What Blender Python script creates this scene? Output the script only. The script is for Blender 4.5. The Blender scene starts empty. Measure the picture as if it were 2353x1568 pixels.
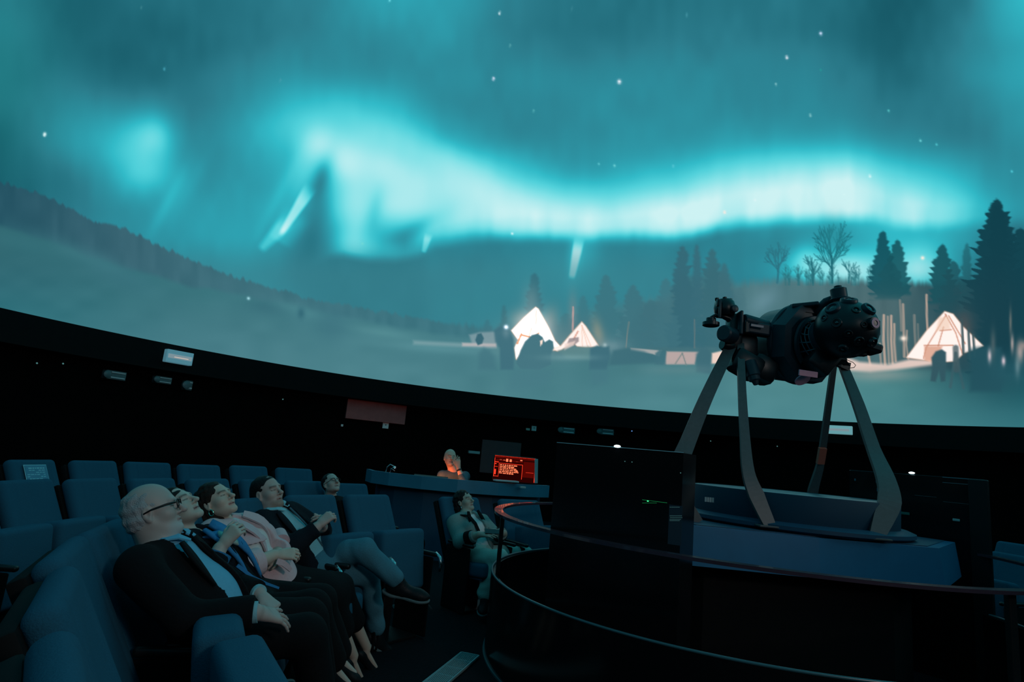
import bpy, bmesh, math, random
import numpy as np
from mathutils import Vector, Matrix
random.seed(7)
rng = np.random.default_rng(7)
PI = math.pi
SC = bpy.context.scene
COL = SC.collection

# ------------------------------------------------------------------ camera
F_PX, PITCH, ROLL, EYE = 1400.0, 0.185, 0.093, 1.42
_cp, _sp, _c, _s = math.cos(PITCH), math.sin(PITCH), math.cos(ROLL), math.sin(ROLL)
FWD = np.array([0, _cp, _sp])
_R0 = np.array([1.0, 0, 0]); _U0 = np.array([0, -_sp, _cp])
RGT = _c * _R0 + _s * _U0
UPV = -_s * _R0 + _c * _U0
cam_d = bpy.data.cameras.new('camera'); cam = bpy.data.objects.new('camera', cam_d); COL.objects.link(cam)
cam_d.sensor_width = 36.0; cam_d.lens = F_PX / 2353 * 36.0
cam_d.clip_start = 0.05; cam_d.clip_end = 200
cam.matrix_world = Matrix(((RGT[0], UPV[0], -FWD[0], 0), (RGT[1], UPV[1], -FWD[1], 0), (RGT[2], UPV[2], -FWD[2], EYE), (0, 0, 0, 1)))
SC.camera = cam

# ------------------------------------------------------------------ world, exposure, added fill lamps
w = bpy.data.worlds.new('dark_room'); SC.world = w; w.use_nodes = True
w.node_tree.nodes['Background'].inputs[0].default_value = (0, 0, 0, 1)
w.node_tree.nodes['Background'].inputs[1].default_value = 0.0
SC.view_settings.view_transform = 'Standard'; SC.view_settings.look = 'None'
SC.view_settings.exposure = 0.0; SC.view_settings.gamma = 1.0
SC.view_settings.use_curve_mapping = False
SC.cycles.use_denoising = True
SC.cycles.max_bounces = 5

def spot(name, loc, target, power, color, angle, size=0.25):
    l = bpy.data.lights.new(name, 'SPOT'); l.energy = power; l.color = color
    l.spot_size = math.radians(angle); l.spot_blend = 0.9; l.shadow_soft_size = size
    o = bpy.data.objects.new(name, l); COL.objects.link(o); o.location = loc
    o.rotation_euler = (Vector(target) - Vector(loc)).to_track_quat('-Z', 'Y').to_euler()
    return o
# two unseen warm fill lamps, added behind and beside the camera for the audience
spot('fill_lamp', (4.6, -2.2, 4.2), (-1.2, 3.4, 0.9), 330, (1.0, 0.84, 0.80), 62, 0.5)
spot('fill_lamp', (6.0, 3.0, 3.6), (-0.3, 5.9, 0.8), 70, (1.0, 0.86, 0.80), 50, 0.5)

# ------------------------------------------------------------------ helpers
def ray(px, py):
    return FWD + (px - 1176.5) / F_PX * RGT - (py - 784.0) / F_PX * UPV
def at_z(px, py, z):
    d = ray(px, py); return np.array([0, 0, EYE]) + d * (z - EYE) / d[2]
def at_y(px, py, y):
    d = ray(px, py); return np.array([0, 0, EYE]) + d * y / d[1]

def principled(name, color, rough=0.6, metal=0.0, noise=0.0, scale=60.0, bump=0.0, sheen=0.0, spec=None, coat=0.0, emit=None, estr=1.0):
    m = bpy.data.materials.new(name); m.use_nodes = True
    nt = m.node_tree; b = nt.nodes['Principled BSDF']
    b.inputs['Base Color'].default_value = (*color, 1)
    b.inputs['Roughness'].default_value = rough; b.inputs['Metallic'].default_value = metal
    if spec is not None: b.inputs['Specular IOR Level'].default_value = spec
    if coat: b.inputs['Coat Weight'].default_value = coat
    if sheen: b.inputs['Sheen Weight'].default_value = sheen
    if emit:
        b.inputs['Emission Color'].default_value = (*emit, 1); b.inputs['Emission Strength'].default_value = estr
    if noise or bump:
        tc = nt.nodes.new('ShaderNodeTexCoord'); n = nt.nodes.new('ShaderNodeTexNoise')
        n.inputs['Scale'].default_value = scale; n.inputs['Detail'].default_value = 4
        nt.links.new(tc.outputs['Object'], n.inputs['Vector'])
        if noise:
            mx = nt.nodes.new('ShaderNodeMix'); mx.data_type = 'RGBA'
            mx.inputs[6].default_value = (*[c * (1 - noise) for c in color], 1)
            mx.inputs[7].default_value = (*[min(1, c * (1 + noise)) for c in color], 1)
            nt.links.new(n.outputs['Fac'], mx.inputs[0]); nt.links.new(mx.outputs[2], b.inputs['Base Color'])
        if bump:
            bp = nt.nodes.new('ShaderNodeBump'); bp.inputs['Strength'].default_value = bump; bp.inputs['Distance'].default_value = 0.01
            nt.links.new(n.outputs['Fac'], bp.inputs['Height']); nt.links.new(bp.outputs['Normal'], b.inputs['Normal'])
    return m

def vcol_mat(name, rough=0.55, attr='tint', spec=0.4, bump=0.15, scale=150):
    m = bpy.data.materials.new(name); m.use_nodes = True; nt = m.node_tree; b = nt.nodes['Principled BSDF']
    a = nt.nodes.new('ShaderNodeAttribute'); a.attribute_name = attr
    nt.links.new(a.outputs['Color'], b.inputs['Base Color'])
    b.inputs['Roughness'].default_value = rough; b.inputs['Specular IOR Level'].default_value = spec
    if bump:
        tc = nt.nodes.new('ShaderNodeTexCoord'); n = nt.nodes.new('ShaderNodeTexNoise'); n.inputs['Scale'].default_value = scale
        bp = nt.nodes.new('ShaderNodeBump'); bp.inputs['Strength'].default_value = bump; bp.inputs['Distance'].default_value = 0.002
        nt.links.new(tc.outputs['Object'], n.inputs['Vector']); nt.links.new(n.outputs['Fac'], bp.inputs['Height']); nt.links.new(bp.outputs['Normal'], b.inputs['Normal'])
    return m

def glass_mat(name, tint=(0.5, 0.6, 0.65), rough=0.02):
    m = bpy.data.materials.new(name); m.use_nodes = True; b = m.node_tree.nodes['Principled BSDF']
    b.inputs['Base Color'].default_value = (*tint, 1); b.inputs['Roughness'].default_value = rough
    b.inputs['Transmission Weight'].default_value = 1.0; b.inputs['IOR'].default_value = 1.1
    return m

M = {}
M['fabric'] = principled('seat_fabric', (0.016, 0.090, 0.145), 0.92, noise=0.22, scale=220, bump=0.25, spec=0.15)
M['black_plastic'] = principled('black_plastic', (0.006, 0.007, 0.008), 0.42, noise=0.2, scale=90, spec=0.35)
M['black_matte'] = principled('black_matte', (0.004, 0.0045, 0.005), 0.8, noise=0.3, scale=12, spec=0.15)
M['black_gloss'] = principled('black_gloss', (0.004, 0.005, 0.006), 0.18, noise=0.2, scale=30, spec=0.5)
M['wall_black'] = principled('black_wall', (0.0028, 0.0022, 0.002), 0.95, noise=0.5, scale=2.0, spec=0.05)
M['carpet'] = principled('dark_carpet', (0.006, 0.009, 0.012), 0.95, noise=0.7, scale=45, bump=0.6, spec=0.1)
M['chrome'] = principled('chrome', (0.55, 0.57, 0.58), 0.2, metal=1.0, noise=0.1, scale=40)
M['steel'] = principled('brushed_steel', (0.42, 0.40, 0.38), 0.42, metal=0.9, noise=0.25, scale=70)
M['leg_paint'] = principled('grey_leg_paint', (0.052, 0.064, 0.068), 0.45, noise=0.25, scale=35, spec=0.5)
M['blue_laminate'] = principled('blue_laminate', (0.003, 0.125, 0.25), 0.38, noise=0.12, scale=8, spec=0.5)
M['blue_desk'] = principled('blue_desk_laminate', (0.032, 0.185, 0.28), 0.45, noise=0.2, scale=4, spec=0.4)
M['dark_blue'] = principled('dark_blue_panel', (0.007, 0.055, 0.105), 0.5, noise=0.15, scale=8)
M['projector_black'] = principled('projector_black', (0.006, 0.010, 0.014), 0.34, noise=0.35, scale=25, bump=0.05, spec=0.4)
M['projector_dark'] = principled('projector_dark_grey', (0.016, 0.030, 0.043), 0.42, noise=0.25, scale=18, spec=0.35)
M['lens'] = principled('lens_glass', (0.01, 0.012, 0.015), 0.05, noise=0.1, scale=10, spec=0.8, coat=0.6)
M['pink_label'] = principled('pink_label', (0.75, 0.32, 0.42), 0.6, noise=0.08, scale=30)
M['white_plastic'] = principled('white_plastic', (0.5, 0.52, 0.52), 0.5, noise=0.05, scale=30)
M['paper'] = principled('sign_paper', (0.05, 0.24, 0.36), 0.6, noise=0.1, scale=20)
M['paper_edge'] = principled('sign_edge', (0.25, 0.62, 0.7), 0.6, noise=0.05, scale=20)
M['vent_red'] = principled('dusky_red_panel', (0.10, 0.018, 0.016), 0.7, noise=0.2, scale=20)
M['door_dim'] = principled('dim_grey_panel', (0.030, 0.014, 0.014), 0.7, noise=0.3, scale=6)
M['gold'] = principled('earring_metal', (0.2, 0.75, 0.6), 0.15, metal=1.0, noise=0.05, scale=50)

def sm(o, on=True):
    if o.data.polygons:
        o.data.polygons.foreach_set('use_smooth', [on] * len(o.data.polygons)); o.data.update()

def link(name, me, mat=None, parent=None, smooth=False, label=None, cat=None, group=None, kind=None):
    o = bpy.data.objects.new(name, me); COL.objects.link(o)
    if mat is not None: me.materials.append(M[mat] if isinstance(mat, str) else mat)
    if parent is not None: o.parent = parent
    if smooth: sm(o)
    if label: o['label'] = label
    if cat: o['category'] = cat
    if group: o['group'] = group
    if kind: o['kind'] = kind
    return o

def thing(name, label, cat, loc=(0, 0, 0), rz=0.0, group=None):
    o = bpy.data.objects.new(name, None); COL.objects.link(o); o.empty_display_size = 0.1
    o.location = loc; o.rotation_euler = (0, 0, rz)
    o['label'] = label; o['category'] = cat
    if group: o['group'] = group
    return o

class MB:
    """collects shapes, builds ONE mesh object"""
    def __init__(s): s.bm = bmesh.new()
    def box(s, c, size, rot=None, bevel=0.0, seg=2, taper=None):
        r = bmesh.ops.create_cube(s.bm, size=1.0); vs = r['verts']
        for v in vs:
            v.co = Vector((v.co.x * size[0], v.co.y * size[1], v.co.z * size[2]))
            if taper and v.co.z > 0: v.co.x *= taper[0]; v.co.y *= taper[1]
        if bevel:
            es = list({e for v in vs for e in v.link_edges})
            rr = bmesh.ops.bevel(s.bm, geom=es, offset=bevel, segments=seg, affect='EDGES', profile=0.5)
            vs = list({v for f in rr['faces'] for v in f.verts} | {v for v in vs if v.is_valid})
        mt = Matrix.Translation(Vector(c)) @ (rot.to_4x4() if rot is not None else Matrix.Identity(4))
        bmesh.ops.transform(s.bm, matrix=mt, verts=vs)
        return s
    def tube(s, pts, rad, seg=12, cap=True):
        pts = [Vector(p) for p in pts]; n = len(pts)
        if not hasattr(rad, '__len__'): rad = [rad] * n
        rings = []; up = None
        for i, p in enumerate(pts):
            t = (pts[min(i + 1, n - 1)] - pts[max(i - 1, 0)]).normalized()
            if up is None:
                up = Vector((0, 0, 1)) if abs(t.z) < 0.9 else Vector((1, 0, 0))
            a = up - t * up.dot(t); a.normalize(); b = t.cross(a); up = a
            rings.append([s.bm.verts.new(p + (a * math.cos(2 * PI * k / seg) + b * math.sin(2 * PI * k / seg)) * rad[i]) for k in range(seg)])
        for i in range(n - 1):
            for k in range(seg):
                s.bm.faces.new((rings[i][k], rings[i][(k + 1) % seg], rings[i + 1][(k + 1) % seg], rings[i + 1][k]))
        if cap:
            s.bm.faces.new(rings[0][::-1]); s.bm.faces.new(rings[-1])
        return s
    def strap(s, pts, widths, thick, wdir):
        """flat bar following pts; wdir = width directions"""
        pts = [Vector(p) for p in pts]; n = len(pts); rings = []
        if not isinstance(wdir, list): wdir = [wdir] * n
        for i, p in enumerate(pts):
            t = (pts[min(i + 1, n - 1)] - pts[max(i - 1, 0)]).normalized()
            wv = Vector(wdir[i]); wv = (wv - t * wv.dot(t)).normalized(); nv = t.cross(wv)
            hw = widths[i] / 2; ht = thick / 2
            rings.append([s.bm.verts.new(p + wv * a * hw + nv * b * ht) for a, b in ((-1, -1), (1, -1), (1, 1), (-1, 1))])
        for i in range(n - 1):
            for k in range(4):
                s.bm.faces.new((rings[i][k], rings[i][(k + 1) % 4], rings[i + 1][(k + 1) % 4], rings[i + 1][k]))
        s.bm.faces.new(rings[0][::-1]); s.bm.faces.new(rings[-1])
        return s
    def lathe(s, prof, origin=(0, 0, 0), axis=(0, 0, 1), seg=32, up=None):
        """prof: list of (radius, height along axis)"""
        ax = Vector(axis).normalized(); a = Vector(up) if up is not None else (Vector((0, 0, 1)) if abs(ax.z) < 0.9 else Vector((1, 0, 0)))
        a = (a - ax * a.dot(ax)).normalized(); b = ax.cross(a); o = Vector(origin); rings = []
        for r, h in prof:
            if r < 1e-6: rings.append([s.bm.verts.new(o + ax * h)])
            else: rings.append([s.bm.verts.new(o + ax * h + (a * math.cos(2 * PI * (k + .5) / seg) + b * math.sin(2 * PI * (k + .5) / seg)) * r) for k in range(seg)])
        for i in range(len(rings) - 1):
            A, B = rings[i], rings[i + 1]
            for k in range(seg):
                k2 = (k + 1) % seg
                if len(A) == 1 and len(B) == 1: break
                if len(A) == 1: s.bm.faces.new((A[0], B[k2], B[k]))
                elif len(B) == 1: s.bm.faces.new((A[k], A[k2], B[0]))
                else: s.bm.faces.new((A[k], A[k2], B[k2], B[k]))
        if len(rings[0]) > 1: s.bm.faces.new(rings[0][::-1])
        if len(rings[-1]) > 1: s.bm.faces.new(rings[-1])
        return s
    def prism(s, poly, z0, z1, scale_top=1.0, cen=(0, 0)):
        n = len(poly)
        b = [s.bm.verts.new((x, y, z0)) for x, y in poly]
        t = [s.bm.verts.new((cen[0] + (x - cen[0]) * scale_top, cen[1] + (y - cen[1]) * scale_top, z1)) for x, y in poly]
        for k in range(n): s.bm.faces.new((b[k], b[(k + 1) % n], t[(k + 1) % n], t[k]))
        s.bm.faces.new(b[::-1]); s.bm.faces.new(t)
        return s
    def arc(s, c, r0, r1, z0, z1, a0, a1, n=64):
        """solid ring segment; angles in degrees"""
        full = abs(a1 - a0) >= 359.9; rows = []
        for k in range(n + (0 if full else 1)):
            a = math.radians(a0 + (a1 - a0) * k / n); ca, sa = math.cos(a), math.sin(a)
            rows.append([s.bm.verts.new((c[0] + r * ca, c[1] + r * sa, z)) for r, z in ((r0, z0), (r1, z0), (r1, z1), (r0, z1))])
        m = len(rows)
        for k in range(m if full else m - 1):
            A, B = rows[k], rows[(k + 1) % m]
            for j in range(4): s.bm.faces.new((A[j], B[j], B[(j + 1) % 4], A[(j + 1) % 4]))
        if not full: s.bm.faces.new(rows[0]); s.bm.faces.new(rows[-1][::-1])
        return s
    def bevel_all(s, off, seg=2, ang=0.5):
        es = [e for e in s.bm.edges if len(e.link_faces) == 2 and e.calc_face_angle(0) > ang]
        bmesh.ops.bevel(s.bm, geom=es, offset=off, segments=seg, affect='EDGES', profile=0.5); return s
    def build(s, name, mat, parent=None, smooth=False, **kw):
        bmesh.ops.recalc_face_normals(s.bm, faces=s.bm.faces)
        me = bpy.data.meshes.new(name); s.bm.to_mesh(me); s.bm.free()
        o = link(name, me, mat, parent, smooth, **kw)
        if smooth == 'auto':
            sm(o, True)
            try: me.set_sharp_from_angle(angle=math.radians(38))
            except Exception: pass
        return o

def rot_from(fwd, up):
    """matrix whose columns are (right, forward, up)"""
    f = Vector(fwd).normalized(); u = Vector(up); u = (u - f * u.dot(f)).normalized(); r = f.cross(u)
    return Matrix(((r.x, f.x, u.x), (r.y, f.y, u.y), (r.z, f.z, u.z)))

C0 = (1.915, 4.884)           # centre of the projector pit
DC = (1.954, 4.869)           # centre of the dome
DR, RIMZ = 9.64, 2.764
# ------------------------------------------------------------------ the dome and the film on it
def lin(c):
    c = np.clip(c, 0, None); return np.where(c <= 0.04045, c / 12.92, ((c + 0.055) / 1.055) ** 2.4)
def sstep(a, b, x):
    t = np.clip((x - a) / (b - a), 0, 1); return t * t * (3 - 2 * t)
def grid_interp(xs, ys, G, x, y):
    """smooth (cosine-eased) interpolation on a control grid; G[row, col, ...]"""
    xs = np.asarray(xs, float); ys = np.asarray(ys, float); G = np.asarray(G, float)
    i = np.clip(np.searchsorted(xs, x) - 1, 0, len(xs) - 2); j = np.clip(np.searchsorted(ys, y) - 1, 0, len(ys) - 2)
    u = np.clip((x - xs[i]) / (xs[i + 1] - xs[i]), 0, 1); v = np.clip((y - ys[j]) / (ys[j + 1] - ys[j]), 0, 1)
    def cr(t):
        t2 = t * t; t3 = t2 * t
        return (-.5 * t + t2 - .5 * t3, 1 - 2.5 * t2 + 1.5 * t3, .5 * t + 2 * t2 - 1.5 * t3, -.5 * t2 + .5 * t3)
    wu, wv = cr(u), cr(v); out = 0
    for b in range(4):
        jj = np.clip(j + b - 1, 0, len(ys) - 1)
        for a in range(4):
            ii = np.clip(i + a - 1, 0, len(xs) - 1)
            ww = wu[a] * wv[b]; g = G[jj, ii]
            out = out + (ww[:, None] * g if G.ndim == 3 else ww * g)
    return out
def vnoise(x, y, sc, seed=0):
    """value noise on a lattice"""
    r = np.random.default_rng(seed); T = r.random((128, 128))
    x = x / sc + 40; y = y / sc + 40
    i = np.floor(x).astype(int); j = np.floor(y).astype(int); u = x - i; v = y - j
    u = u * u * (3 - 2 * u); v = v * v * (3 - 2 * v)
    return (T[j % 128, i % 128] * (1 - u) + T[j % 128, (i + 1) % 128] * u) * (1 - v) + (T[(j + 1) % 128, i % 128] * (1 - u) + T[(j + 1) % 128, (i + 1) % 128] * u) * v

def film(px, py):
    """the projected film: northern lights over a snowy camp. px, py = chart coordinates on the dome"""
    n = len(px)
    xs = np.linspace(0, 2353, 17); ys = np.arange(9) * 80.0
    Lg = [[.20, -.02, .03, .08, .10, .20, .42, .38, .18, .10, .10, .10, .12, .05, -.05, .10, .55],
          [.20, .00, .00, .04, .12, .20, .26, .33, .16, .10, .12, .14, .12, .08, -.05, .15, .45],
          [.14, .08, .02, .06, .18, .22, .20, .22, .18, .16, .18, .18, .16, .12, .02, .20, .42],
          [.08, .22, .14, .12, .22, .38, .36, .20, .16, .18, .20, .18, .16, .14, .08, .15, .35],
          [-.02, .28, .38, .18, .34, .52, .60, .36, .16, .18, .20, .22, .22, .22, .18, .12, .25],
          [-.02, .12, .40, .22, .28, .50, .66, .68, .42, .18, .28, .42, .46, .46, .42, .28, .18],
          [.02, .10, .28, .26, .26, .48, .60, .66, .62, .50, .50, .50, .48, .48, .52, .42, .14],
          [.08, .16, .20, .26, .28, .28, .30, .22, .16, .18, .24, .22, .26, .36, .42, .45, .15],
          [.10, .16, .18, .20, .20, .18, .16, .15, .18, .20, .18, .15, .26, .46, .50, .40, .15]]
    L = grid_interp(xs, ys, Lg, px, np.clip(py, -60, 640))
    L = L + .035 + .07 * sstep(60, 220, py) * sstep(420, 700, px) * (1 - sstep(1900, 2150, px)) + .12 * np.exp(-((px - 520) / 130) ** 2 - ((py - 470) / 110) ** 2) + .05 * sstep(420, 560, py) * (1 - sstep(500, 700, px))
    def gs(cx, cy, sx, sy, a, ang=0.0, p=2.0):
        ca, sa = math.cos(math.radians(ang)), math.sin(math.radians(ang))
        u = ((px - cx) * ca + (py - cy) * sa) / sx; v = (-(px - cx) * sa + (py - cy) * ca) / sy
        return a * np.exp(-0.5 * (np.abs(u) ** p + np.abs(v) ** p))
    # left glow
    L += gs(335, 330, 58, 62, .36) + gs(355, 315, 26, 30, .24) + gs(345, 400, 40, 30, .16) + gs(200, 300, 90, 60, .06)
    L += gs(385, 465, 60, 10, .14, -62) + gs(430, 430, 70, 14, .08, -60)
    # the big curtain
    for a in ((735, 332, 30, 28, .62, 0), (790, 375, 30, 30, .55, 30), (860, 372, 60, 30, .34, 25), (905, 430, 70, 45, .42, 18), (1055, 425, 62, 42, .48, 10),
              (1130, 450, 50, 30, .3, 20), (815, 500, 28, 75, .50, -6), (800, 560, 26, 26, .34, 0), (920, 480, 60, 25, .30, 0), (880, 575, 60, 18, .30, 5), (1010, 490, 80, 22, .10, 5),
              (700, 385, 22, 45, .34, 22), (960, 340, 90, 20, .18, 28), (1080, 380, 90, 18, .14, 30), (690, 275, 80, 35, .16, 0), (870, 240, 90, 30, .08, 15), (640, 450, 80, 10, .12, -62)):
        L += gs(*a[:4], a[4] * .66, a[5])
    L +=  gs(760, 300, 160, 60, .10, 10) + gs(900, 330, 200, 50, .10, 22) + gs(880, 470, 130, 80, .12)
    L -= gs(742, 400, 14, 36, .34, 18) + gs(735, 465, 22, 50, .26, 10) + gs(862, 480, 13, 34, .26, 12) + gs(960, 520, 45, 14, .20, -28) + gs(710, 560, 40, 60, .22, 20) + gs(930, 555, 26, 20, .10, 0)
    # pale taper streaks
    def taper(x0, y0, x1, y1, w0, w1, a, soft=2.5):
        dx, dy = x1 - x0, y1 - y0; LL = math.hypot(dx, dy); t = ((px - x0) * dx + (py - y0) * dy) / LL / LL
        d = np.abs((px - x0) * dy - (py - y0) * dx) / LL; wd = w0 + (w1 - w0) * np.clip(t, 0, 1)
        return a * (1 - sstep(wd - soft * .5, wd + soft * 2, d)) * sstep(-.03, .12, t) * (1 - sstep(.62, 1.02, t))
    L += taper(643, 542, 718, 425, 1.5, 13, .66, 4) + taper(597, 577, 668, 500, 2, 14, .34, 7) + taper(640, 560, 690, 480, 12, 22, .14, 14)
    pass
    # lower border of the left mass
    cut = np.interp(px, [560, 690, 760, 790, 850, 910, 960, 1000], [640, 620, 588, 585, 596, 598, 588, 575])
    m = sstep(640, 760, px) * (1 - sstep(960, 1060, px))
    L = np.where(m > 0, L * (1 - m * sstep(-14, 16, py - cut)) + .16 * m * sstep(-14, 16, py - cut), L)
    # main ribbon
    yb = np.interp(px, [900, 960, 1000, 1060, 1200, 1300, 1400, 1480, 1550, 1600, 1650, 1700, 1800, 1900, 1990, 2060, 2120, 2200, 2353],
                   [600, 585, 562, 552, 553, 556, 552, 550, 556, 545, 528, 520, 513, 511, 513, 528, 532, 530, 530])
    A = np.interp(px, [930, 985, 1100, 1200, 1235, 1300, 1360, 1420, 1500, 1550, 1620, 1680, 1720, 1800, 1850, 1900, 1950, 1985, 2035, 2060, 2100, 2150, 2250, 2353],
                  [0, .34, .40, .62, .72, .70, .78, .66, .86, .95, .86, .66, .84, .80, .76, .86, 1.0, .80, .46, .46, .60, .40, .16, .04])
    thick = np.interp(px, [950, 1200, 1400, 1550, 1700, 1950, 2100, 2353], [35, 58, 48, 62, 70, 78, 60, 50])
    nz = vnoise(px, py * .35, 34, 3) * .5 + vnoise(px, py * .3, 15, 5) * .25
    d = yb + (nz - .35) * 8 - py
    L = np.where(px > 960, L * (1 - .9 * sstep(960, 1010, px) * sstep(-2, 20, -d) * np.interp(px, [1700, 2000], [1, .0])) + .21 * sstep(960, 1010, px) * sstep(-2, 20, -d) * np.interp(px, [1700, 2000], [1, .0]), L)
    L += taper(1313, 642, 1332, 545, 4, 10, .80, 3) + gs(1322, 590, 12, 40, .30, 8) + gs(1350, 580, 22, 40, .20, 10) + gs(1290, 620, 60, 40, .10) + taper(973, 582, 986, 535, 2, 7, .40, 3)
    prof = sstep(-8, 34, d) * np.exp(-(np.maximum(d - thick, 0) / (thick * .75)) ** 1.5)
    L += A * prof * (.66 + .50 * nz)
    L += .17 * np.exp(-((py - yb + 110) / 75) ** 2) * sstep(1050, 1250, px) * (1 - sstep(2150, 2300, px))
    L += .16 * sstep(-5, 40, d) * np.exp(-(np.maximum(d - 60, 0) / 120) ** 1.4) * sstep(1000, 1150, px)
    under = sstep(0, 16, -d) * (1 - sstep(40, 110, -d)) * sstep(985, 1040, px)
    L -= .02 * under
    # light behind the bare trees at the right
    L += gs(1880, 615, 60, 26, .55) + gs(1970, 622, 50, 26, .55) + gs(2112, 622, 40, 20, .3) + gs(1850, 590, 22, 22, .25) + gs(2112, 605, 42, 36, .40) + gs(2050, 560, 60, 40, .10) + gs(1760, 520, 50, 20, .05)
    L += (vnoise(px, py, 60, 11) - .5) * .05 + (vnoise(px, py * .5, 22, 12) - .5) * .03
    kx = [-.1, 0, .2, .45, .62, .8, 1.05, 1.3, 1.6]
    ramp = [(18, 78, 92), (26, 94, 108), (44, 124, 140), (46, 160, 176), (50, 186, 200), (80, 208, 218), (126, 224, 230), (168, 233, 237), (205, 242, 243)]
    Cc = np.stack([np.interp(L, kx, [r[k] for r in ramp]) for k in range(3)], 1)
    # duller, greyer teal in the middle sky and near the ground
    g = (sstep(540, 640, py) * (1 - sstep(1500, 1700, px)) * .55)[:, None]
    Cc = Cc * (1 - g) + np.array([62, 130, 142]) * g
    grn = (np.exp(-((px + 20) / 160) ** 2) * np.exp(-((py - 160) / 240) ** 2) * .5)[:, None]
    Cc = Cc * (1 - grn) + np.array([26, 124, 126]) * grn

    def mix(mask, col):
        nonlocal Cc
        m = np.clip(mask, 0, 1)[:, None]; Cc = Cc * (1 - m) + np.asarray(col, float) * m
    def sel(x0, x1, y0, y1): return np.nonzero((px > x0) & (px < x1) & (py > y0) & (py < y1))[0]
    def sub(idx, mask, col):
        m = np.clip(mask, 0, 1)[:, None]; Cc[idx] = Cc[idx] * (1 - m) + np.asarray(col, float) * m
    def poly(pts, col, soft=2.5, a=1.0):
        P = np.array(pts, float); s2 = soft * 2 + 3
        idx = sel(P[:, 0].min() - s2, P[:, 0].max() + s2, P[:, 1].min() - s2, P[:, 1].max() + s2)
        if not len(idx): return
        x = px[idx]; y = py[idx]; ins = np.zeros(len(idx), bool); dm = np.full(len(idx), 1e9)
        for k in range(len(P)):
            (x0, y0), (x1, y1) = P[k], P[(k + 1) % len(P)]
            with np.errstate(divide='ignore', invalid='ignore'):
                c = ((y0 > y) != (y1 > y)) & (x < (x1 - x0) * (y - y0) / (y1 - y0 + 1e-12) + x0)
            ins ^= c
            t = np.clip(((x - x0) * (x1 - x0) + (y - y0) * (y1 - y0)) / ((x1 - x0) ** 2 + (y1 - y0) ** 2 + 1e-9), 0, 1)
            dm = np.minimum(dm, np.hypot(x - x0 - t * (x1 - x0), y - y0 - t * (y1 - y0)))
        sd = np.where(ins, -dm, dm); sub(idx, a * (1 - sstep(-soft, soft, sd)), col)
    def stroke(pts, wd, col, a=1.0, soft=1.5):
        P = np.array(pts, float); s2 = wd + soft * 2 + 2
        idx = sel(P[:, 0].min() - s2, P[:, 0].max() + s2, P[:, 1].min() - s2, P[:, 1].max() + s2)
        if not len(idx): return
        x = px[idx]; y = py[idx]; dm = np.full(len(idx), 1e9)
        for k in range(len(P) - 1):
            (x0, y0), (x1, y1) = P[k], P[k + 1]
            t = np.clip(((x - x0) * (x1 - x0) + (y - y0) * (y1 - y0)) / ((x1 - x0) ** 2 + (y1 - y0) ** 2 + 1e-9), 0, 1)
            dm = np.minimum(dm, np.hypot(x - x0 - t * (x1 - x0), y - y0 - t * (y1 - y0)))
        sub(idx, a * (1 - sstep(wd * .5 - soft * .5, wd * .5 + soft, dm)), col)
    def blob(cx, cy, sx, sy, col, a=1.0, ang=0):
        idx = sel(cx - 4 * max(sx, sy), cx + 4 * max(sx, sy), cy - 4 * max(sx, sy), cy + 4 * max(sx, sy))
        if not len(idx): return
        ca, sa = math.cos(math.radians(ang)), math.sin(math.radians(ang)); x = px[idx] - cx; y = py[idx] - cy
        u = (x * ca + y * sa) / sx; v = (-x * sa + y * ca) / sy
        sub(idx, a * np.exp(-.5 * (u * u + v * v)), col)

    # ---- snow ground
    gx = [0, 400, 800, 1200, 1600, 2000, 2353]; gy = [540, 640, 720, 800, 880, 990]
    G = [[(48, 100, 112), (54, 108, 120), (60, 118, 130), (66, 120, 132), (66, 112, 122), (60, 100, 108), (30, 70, 80)],
         [(50, 106, 120), (60, 116, 128), (62, 120, 132), (68, 122, 134), (70, 114, 124), (62, 100, 108), (32, 72, 82)],
         [(50, 112, 126), (64, 118, 131), (70, 124, 137), (70, 124, 136), (66, 116, 126), (66, 105, 112), (34, 74, 84)],
         [(56, 116, 130), (72, 124, 138), (76, 128, 141), (74, 126, 139), (70, 120, 130), (76, 118, 124), (32, 78, 90)],
         [(60, 118, 134), (76, 127, 141), (80, 131, 144), (76, 127, 139), (78, 130, 141), (80, 134, 141), (38, 96, 108)],
         [(62, 120, 136), (78, 128, 142), (82, 133, 146), (86, 136, 148), (82, 136, 147), (76, 132, 143), (60, 122, 134)]]
    gc = grid_interp(gx, gy, G, px, py)
    gc = gc * np.array([.955, .99, .965]); gc = gc + ((vnoise(px, py * 2, 50, 21) - .5) * 6)[:, None]
    # hill with its tree line, left
    hx = [-900, -300, 0, 60, 130, 200, 300, 350, 450, 550, 700, 850, 1000, 1100, 1170, 1300, 1380, 1440, 1500, 1560, 1700, 1800, 1900, 2000, 2100, 2200, 2353, 2600, 3200]
    hy = [300, 360, 418, 434, 462, 500, 530, 556, 602, 640, 684, 713, 736, 752, 752, 735, 712, 700, 690, 668, 652, 642, 644, 648, 650, 652, 640, 640, 640]
    lx = [-900, -300, 0, 100, 200, 400, 560, 700, 850, 1000, 1100, 1170, 1300, 1500, 1700, 2000, 2353, 3200]
    ly = [420, 470, 520, 548, 588, 650, 682, 706, 742, 765, 776, 785, 795, 806, 812, 838, 860, 860]
    top = np.interp(px, hx, hy) + (vnoise(px, py * 0, 9, 31) - .5) * 9 + (vnoise(px, py * 0, 4, 32) - .5) * 5
    low = np.interp(px, lx, ly) + (vnoise(px, py * 0, 40, 33) - .5) * 8
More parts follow.
